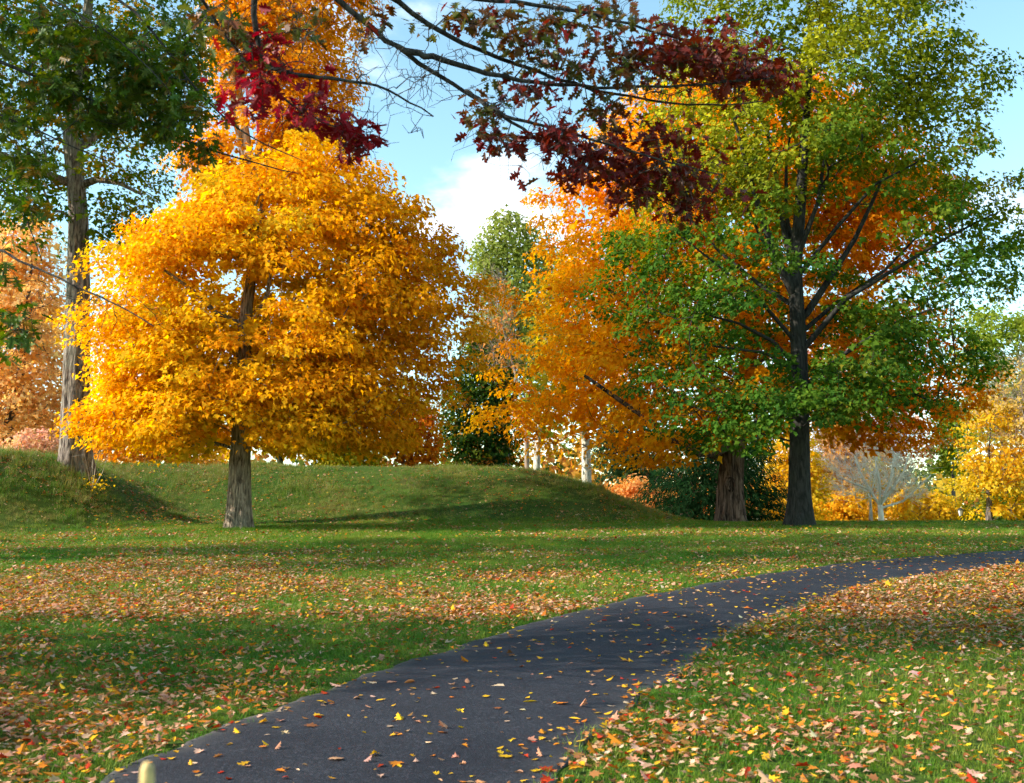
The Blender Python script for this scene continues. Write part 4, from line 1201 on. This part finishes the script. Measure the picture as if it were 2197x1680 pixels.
# ------------------------------------------------------------------ grass
def grass_mat(name, stops, dry):
    m, N, L, out = new_mat(name)
    geo = N.new('ShaderNodeNewGeometry'); oi = N.new('ShaderNodeObjectInfo')
    n1 = N.new('ShaderNodeTexNoise'); n1.inputs['Scale'].default_value = .45; n1.inputs['Detail'].default_value = 4
    L.new(geo.outputs['Position'], n1.inputs['Vector'])
    ad = N.new('ShaderNodeMath'); ad.operation = 'MULTIPLY_ADD'; ad.inputs[1].default_value = .45
    L.new(oi.outputs['Random'], ad.inputs[0]); L.new(n1.outputs['Fac'], ad.inputs[2])
    r = ramp(N, stops); L.new(ad.outputs[0], r.inputs['Fac'])
    rpi = N.new('ShaderNodeMath'); rpi.operation = 'GREATER_THAN'; rpi.inputs[1].default_value = 1 - dry
    L.new(geo.outputs['Random Per Island'], rpi.inputs[0])
    mx = N.new('ShaderNodeMix'); mx.data_type = 'RGBA'
    L.new(rpi.outputs[0], mx.inputs['Factor']); L.new(r.outputs['Color'], mx.inputs[6]); mx.inputs[7].default_value = (.30, .23, .10, 1)
    b = N.new('ShaderNodeBsdfPrincipled'); b.inputs['Roughness'].default_value = .5; b.inputs['Specular IOR Level'].default_value = .3
    L.new(mx.outputs[2], b.inputs['Base Color'])
    t = N.new('ShaderNodeBsdfTranslucent'); L.new(mx.outputs[2], t.inputs['Color'])
    ms = N.new('ShaderNodeMixShader'); ms.inputs[0].default_value = .35
    L.new(b.outputs[0], ms.inputs[1]); L.new(t.outputs[0], ms.inputs[2]); L.new(ms.outputs[0], out.inputs['Surface'])
    return m


GRASS = grass_mat('lawn_grass_blade', [(.38, (.048, .170, .007)), (.66, (.115, .250, .010)), (.98, (.26, .29, .03))], .035)
ROUGH = grass_mat('rough_grass_blade', [(.38, (.048, .16, .008)), (.64, (.12, .245, .012)), (.92, (.31, .29, .06))], .09)


def tuft(rng, n, spread, h, w, lean):
    V, Fq, Ft = [], [], []
    for i in range(n):
        a = rng.uniform(0, 6.283); r_ = spread * math.sqrt(rng.random())
        b = np.array([r_ * math.cos(a), r_ * math.sin(a), -.01])
        hd = rng.uniform(0, 6.283); d = np.array([math.cos(hd), math.sin(hd), 0]); s = np.array([-d[1], d[0], 0])
        hh = h * rng.uniform(.5, 1.2); ln = lean * rng.uniform(.2, 1.3) * hh
        m_ = b + d * ln * .35 + (0, 0, hh * .6); t = b + d * ln + (0, 0, hh)
        o = len(V); ww = w * rng.uniform(.7, 1.2)
        V += [b - s * ww / 2, b + s * ww / 2, m_ + s * ww * .4, m_ - s * ww * .4, t]
        Fq.append((o, o + 1, o + 2, o + 3)); Ft.append((o + 3, o + 2, o + 4))
    return np.array(V), [np.array(Fq), np.array(Ft)]


def tuft_set(cname, mat, specs, seed):
    col = bpy.data.collections.new(cname)
    rng = np.random.default_rng(seed)
    for sp in specs:
        v, f = tuft(rng, *sp)
        col.objects.link(mesh_obj('grass_tuft', v, f, mat, link_it=False))
    return col


def scatter(name, label, pts, rot, scl, idx, col):
    me = bpy.data.meshes.new(name)
    me.vertices.add(len(pts)); me.vertices.foreach_set('co', np.asarray(pts, np.float32).ravel())
    for nm, tp, arr in (('rz', 'FLOAT', rot), ('scl', 'FLOAT', scl), ('idx', 'INT', idx)):
        at = me.attributes.new(nm, tp, 'POINT'); at.data.foreach_set('value', np.asarray(arr, np.float32 if tp == 'FLOAT' else np.int32))
    o = bpy.data.objects.new(name, me); link(o)
    o['kind'] = 'stuff'; o['label'] = label; o['category'] = 'grass'
    g = bpy.data.node_groups.new(name, 'GeometryNodeTree')
    g.interface.new_socket('Geometry', in_out='INPUT', socket_type='NodeSocketGeometry')
    g.interface.new_socket('Geometry', in_out='OUTPUT', socket_type='NodeSocketGeometry')
    N, L = g.nodes, g.links
    gi = N.new('NodeGroupInput'); go = N.new('NodeGroupOutput')
    ins = N.new('GeometryNodeInstanceOnPoints'); ci = N.new('GeometryNodeCollectionInfo')
    ci.inputs['Collection'].default_value = col; ci.inputs['Separate Children'].default_value = True; ci.inputs['Reset Children'].default_value = True

    def attr(nm, tp):
        a = N.new('GeometryNodeInputNamedAttribute'); a.data_type = tp; a.inputs['Name'].default_value = nm
        return a.outputs['Attribute']
    cx = N.new('ShaderNodeCombineXYZ'); L.new(attr('rz', 'FLOAT'), cx.inputs['Z'])
    L.new(gi.outputs[0], ins.inputs['Points']); L.new(ci.outputs[0], ins.inputs['Instance']); ins.inputs['Pick Instance'].default_value = True
    L.new(attr('idx', 'INT'), ins.inputs['Instance Index']); L.new(cx.outputs[0], ins.inputs['Rotation']); L.new(attr('scl', 'FLOAT'), ins.inputs['Scale'])
    L.new(ins.outputs[0], go.inputs[0])
    md = o.modifiers.new('scatter', 'NODES'); md.node_group = g
    return o


rng = np.random.default_rng(77)


def field(y0, y1, dens, margin=1.5):
    w1 = .5 * y1 + margin
    n = int((y1 - y0) * 2 * w1 * dens)
    y = rng.uniform(y0, y1, n); x = rng.uniform(-w1, w1, n)
    k = np.abs(x) < .5 * y + margin
    return x[k], y[k]


def on_mound(x, y):
    return (H(x, y) - np.interp(y, _ty, _tz)) > .22


short = tuft_set('short_grass_tufts', GRASS, [(34, .085, .055, .0042, .9), (30, .08, .05, .004, 1.1), (38, .09, .048, .004, .8), (28, .08, .065, .0045, 1.0), (34, .09, .05, .004, 1.3)], 3)
longg = tuft_set('rough_grass_tufts', ROUGH, [(30, .10, .12, .006, .9), (26, .10, .15, .006, 1.0), (30, .11, .10, .006, 1.2), (14, .12, .22, .006, .7), (28, .10, .13, .006, 1.1)], 4)
xs, ys, sc = [], [], []
for y0, y1, dn, s0 in ((4.0, 9, 130, 1.0), (9, 14, 100, 1.1), (14, 22, 62, 1.35), (22, 32, 36, 1.7), (32, 46, 22, 2.1)):
    x, y = field(y0, y1, dn)
    xs.append(x); ys.append(y); sc.append(np.full(len(x), s0))
x, y, sc = map(np.concatenate, (xs, ys, sc))
k = ~on_mound(x, y); x, y, sc = x[k], y[k], sc[k]
inp = in_poly(x, y, poly); ed = path_dist(x, y); inp &= (ed > .09) | (rng.random(len(x)) < .55)
x, y, sc, ed = x[~inp], y[~inp], sc[~inp], ed[~inp]
keep = rng.random(len(x)) < .45 + .6 * sm(ed / .35); x, y, sc, ed = x[keep], y[keep], sc[keep], ed[keep]
patch = fbm(x * .5, y * .5, 21, 3)
scatter('lawn_grass', 'short mown grass covering the lawn on both sides of the path', np.stack([x, y, H(x, y)], 1), rng.uniform(0, 6.28, len(x)),
        sc * rng.uniform(.75, 1.2, len(x)) * (.75 + .5 * patch), rng.integers(0, 5, len(x)), short)
x, y = field(28, 60, 26)
k = on_mound(x, y) & (x < 12); x, y = x[k], y[k]
patch = fbm(x * .35, y * .35, 22, 3)
scatter('mound_grass', 'longer rough grass growing over the earth mounds', np.stack([x, y, H(x, y)], 1), rng.uniform(0, 6.28, len(x)), rng.uniform(.7, 1.6, len(x)) * (.35 + 2.4 * np.clip(patch - .2, 0, 1) ** 1.3), rng.integers(0, 5, len(x)), longg)

# ------------------------------------------------------------------ fallen leaves
FALL = {'tan': (.50, .27, .15), 'brown': (.33, .14, .055), 'orange': (.62, .20, .03), 'yellow': (.78, .42, .03), 'red': (.46, .05, .022), 'pale': (.64, .41, .27)}
FW_G = np.array([.38, .25, .16, .07, .06, .08]); FW_P = np.array([.26, .10, .12, .34, .05, .13])
names = list(FALL); FC = np.array([FALL[k] for k in names])


def lawn_density(x, y, ed, side_right):
    n = fbm(x * .42 + 3, y * .42, 31, 4)
    dn = np.interp(y, [5, 8, 12, 18, 22, 28, 40, 60], [320, 350, 370, 270, 90, 36, 26, 20])
    dn = dn * (.30 + 1.9 * sm((n - .30) / .42))
    dr = np.interp(y, [5, 9, 14, 20, 26, 40], [510, 510, 430, 210, 70, 20]) * (.32 + 1.6 * sm((n - .30) / .4)) * (.45 + .85 * np.exp(-ed / 3.0))
    return np.where(side_right, dr, dn) + 35 * np.exp(-ed / .22) * (y < 26)


x, y = field(4.2, 52, 1100, 1.2)
inp = in_poly(x, y, poly)
ed = path_dist(x, y)
cl = np.interp(y, right[:, 1], right[:, 0])
sr = x > cl
dens = lawn_density(x, y, ed, sr)
dens = np.where(inp, np.interp(y, [5, 9, 14, 30], [22, 22, 19, 11]) * (1 + 9 * np.exp(-ed / .12) * (x > np.interp(y, (left[:, 1] + right[:, 1]) / 2, (left[:, 0] + right[:, 0]) / 2)) + 3 * np.exp(-ed / .1)), dens)
keep = rng.random(len(x)) < dens / 1100
x, y, inp, ed = x[keep], y[keep], inp[keep], ed[keep]
dl = np.array([np.hypot(left[:, 0] - a, left[:, 1] - b).min() for a, b in zip(x[inp], y[inp])]); dr = np.array([np.hypot(right[:, 0] - a, right[:, 1] - b).min() for a, b in zip(x[inp], y[inp])])
u = dl / (dl + dr)
z = H(x, y) + rng.uniform(.025, .06, len(x))
z[inp] = H(x[inp], y[inp]) + .012 + .03 * (1 - (2 * u - 1) ** 2) + .008
n = len(x)
tilt = np.where(inp, .09, .26)[:, None]
nrm = np.array([0, 0, 1.]) + rng.normal(size=(n, 3)) * tilt
flip = rng.random(n) < .4
dirv = rng.normal(size=(n, 3)) * (1, 1, .1)
size = np.where(inp, .054, .046) * np.exp(rng.normal(0, .34, n)).clip(.45, 2.1) * np.interp(y, [16, 40], [1, 1.5])
ci = np.where(inp, rng.choice(6, n, p=FW_P / FW_P.sum()), rng.choice(6, n, p=FW_G / FW_G.sum()))
cols = (FC[ci] * rng.uniform(.7, 1.25, (n, 1)) * (1 + .08 * rng.normal(size=(n, 3)))).clip(.01, .9)
curl = rng.uniform(.2, 2.6, n) * np.where(flip, -1, 1)
curl[inp] = np.where(curl[inp] > 0, curl[inp], .6 * curl[inp])
pos = np.stack([x, y, z], 1)
inview = (np.abs(x) < .465 * y + .1) & (y > 6.5)
score = np.where(inview, size / y * np.where(inp, 1.0, .70), 0)
order = np.argsort(-score)
big = np.zeros(n, bool); big[order[:300]] = True
kind_t = np.where(rng.random(n) < np.where(inp, .45, .72), 0, np.where(rng.random(n) < .6, 1, 2))     # maple, oak, oval
TM = [T_MAPLE, T_REDOAK, T_OVAL]
Vs, Fs, Cs, off = [], [], [], 0
for t in range(3):
    dist_lod = np.where(y > 13, 2, np.where(y > 8.6, 1, 0))
    for lod in (0, 1, 2):
        s = (~big) & (kind_t == t) & (dist_lod == lod)
        tm = (TM[t], T_SIMPLE, T_BLOB)[lod]
        if s.sum() == 0:
            continue
        v, f = leaf_arrays(tm, pos[s], nrm[s], dirv[s], size[s], curl[s], off)
        Vs.append(v); Fs.append(f); Cs.append(np.repeat(cols[s], 2, 0)); off += len(v)
fl = mesh_obj('fallen_leaves', np.concatenate(Vs), Fs, FALLEN, cols=np.concatenate(Cs), kind='stuff')
fl['label'] = 'scattered fallen autumn leaves lying over the lawn and path'; fl['category'] = 'fallen leaves'
lib = {}
for i in np.nonzero(big)[0]:
    key = (int(kind_t[i]), int(ci[i]), int(curl[i] > 0), int(rng.integers(2)))
    if key not in lib:
        v, f = leaf_arrays(TM[key[0]], np.zeros((1, 3)), np.array([[0, 0, 1.]]), np.array([[0, 1., 0]]), np.ones(1), np.array([curl[i]]))
        lib[key] = mesh_obj('fallen_leaf', v, [f], FALLEN, cols=np.repeat(cols[i:i + 1], 2, 0), link_it=False)
    o = lib[key].copy(); C.objects.link(o)
    zz = Vector(nrm[i]).normalized(); yy = Vector(dirv[i]); yy = (yy - yy.dot(zz) * zz).normalized()
    o.location = pos[i]; o.rotation_euler = Matrix((yy.cross(zz), yy, zz)).transposed().to_euler(); o.scale = (size[i],) * 3
    shape = ('maple', 'lobed oak', 'oval')[kind_t[i]]
    colr = {'tan': 'tan', 'brown': 'brown', 'orange': 'orange', 'yellow': 'yellow', 'red': 'red', 'pale': 'buff'}[names[ci[i]]]
    where = 'on the asphalt path' if inp[i] else ('in grass left of path' if x[i] < np.interp(y[i], left[:, 1], left[:, 0]) else 'in grass right of path')
    sx_ = .5 + x[i] / y[i] * F / 2197
    colm = ('far left', 'left', 'centre', 'right', 'far right')[int(np.clip(sx_ * 5, 0, 4))]
    row = 'bottom edge' if y[i] < 7.3 else 'lower part' if y[i] < 8.6 else 'middle foreground' if y[i] < 10.5 else 'further back'
    siz = 'small' if size[i] < .062 else 'medium' if size[i] < .08 else 'large'
    o['label'] = '%s %s %s leaf %s, %s, %s' % (siz, colr, shape, where, row, colm); o['category'] = 'fallen leaf'
    o['group'] = 'fallen leaves ' + where

# ------------------------------------------------------------------ small things
def lathe(prof, sides, mat, name, parent, loc=(0, 0, 0), smooth=True):
    th = np.arange(sides) * 2 * math.pi / sides
    V = np.concatenate([np.stack([r_ * np.cos(th), r_ * np.sin(th), np.full(sides, z_)], 1) for r_, z_ in prof]) + np.array(loc)
    k = len(prof); i = np.arange(k - 1)[:, None] * sides; j = np.arange(sides)[None]; j2 = (j + 1) % sides
    q = np.stack([i + j, i + j2, i + sides + j2, i + sides + j], -1).reshape(-1, 4)
    return mesh_obj(name, V, [q, np.arange(sides)[::-1][None], (np.arange(sides) + (k - 1) * sides)[None]], mat, parent, smooth=smooth)


IRON = flat_mat('black_iron', (.02, .02, .022), .45, 0, .2)
GLASS = flat_mat('milky_glass', (.80, .80, .76), .3, 0, .05)
lx = P(2062, 1125, 74)[0]
lb = np.array([lx, 74, float(H(lx, 74))])
lamp = empty('lamp_post', lb, 'black lamp post with a pale lantern among the yellow trees', 'lamp post')
ht = P(2062, 1089, 74)[2] - lb[2]
lathe([(.09, 0), (.09, .1), (.05, .16), (.035, .22), (.032, ht - .60), (.06, ht - .58), (.06, ht - .55)], 10, IRON, 'post', lamp)
lathe([(.09, ht - .55), (.105, ht - .52), (.17, ht - .20), (.17, ht - .185)], 6, GLASS, 'lantern_glass', lamp, smooth=False)
lathe([(.24, ht - .18), (.24, ht - .155), (.085, ht - .06), (.035, ht - .045), (.02, ht)], 6, IRON, 'lantern_cap', lamp, smooth=False)
for k in range(6):
    a = k * math.pi / 3
    v, f = tubes([([(.108 * math.cos(a), .108 * math.sin(a), ht - .53), (.178 * math.cos(a), .178 * math.sin(a), ht - .18)], [.012, .012])], 5)
    mesh_obj('lantern_bar', v, [f], IRON, lamp)

sx, sy = P(316, 1660, 1.25)[:2]
sb = np.array([sx, sy, float(H(sx, sy))])
stt = P(316, 1634, 1.25)[2] - sb[2]
stake = empty('marker_stake', sb, 'thin pale yellow marker stake close to the camera at the bottom left', 'stake')
lathe([(.004, -.08), (.0078, .02), (.0076, stt - .30)], 14, flat_mat('weathered_wood', (.42, .34, .22), .8, 0, .25, 30), 'shaft', stake)
lathe([(.0080, stt - .30), (.0078, stt - .018), (.0072, stt - .007), (.005, stt - .002), (.002, stt)], 14, flat_mat('pale_paint', (.62, .43, .17), .7, 0, .3, 60), 'painted_tip', stake)

# sapling at the foot of the left oak
spx = P(198, 1030, 37.3)
sp = np.array([spx[0], 37.3, float(H(spx[0], 37.3))])
sap = empty('sapling', sp, 'thin bare sapling with a few yellow leaves at the foot of the left oak', 'sapling')
rng = np.random.default_rng(5)
ch = []
tips = []
for px, py, r_ in ((226, 930, .018), (205, 945, .014), (178, 960, .012), (232, 975, .012)):
    t = P(px, py, 37.1) - sp
    s0 = np.array([0, 0, -.05]); m_ = s0 + (t - s0) * .5 + rng.normal(size=3) * .06
    ch.append(([s0, m_, t], [r_, r_ * .8, r_ * .3])); tips += [m_, t]
    for _ in range(4):
        f_ = rng.uniform(.4, .95); b_ = s0 + (t - s0) * f_; e_ = b_ + rng.normal(size=3) * .22 + (0, 0, .18)
        ch.append(([b_, e_], [r_ * .4, r_ * .2])); tips.append(e_)
v, f = tubes(ch, 5)
mesh_obj('stems', v, [f], BARK_PALE, sap, smooth=True)
lp = np.array([0.22, -.1, .22]) + rng.normal(size=(90, 3)) * (.22, .18, .16)
v, f = leaf_arrays(T_SIMPLE, lp, rng.normal(size=(90, 3)) + (0, 0, 1), rng.normal(size=(90, 3)), rng.uniform(.07, .12, 90))
mesh_obj('leaves', v, [f], LEAF, sap, cols=np.repeat(pal_cols(rng, YEL, 90), 2, 0), kind='stuff')
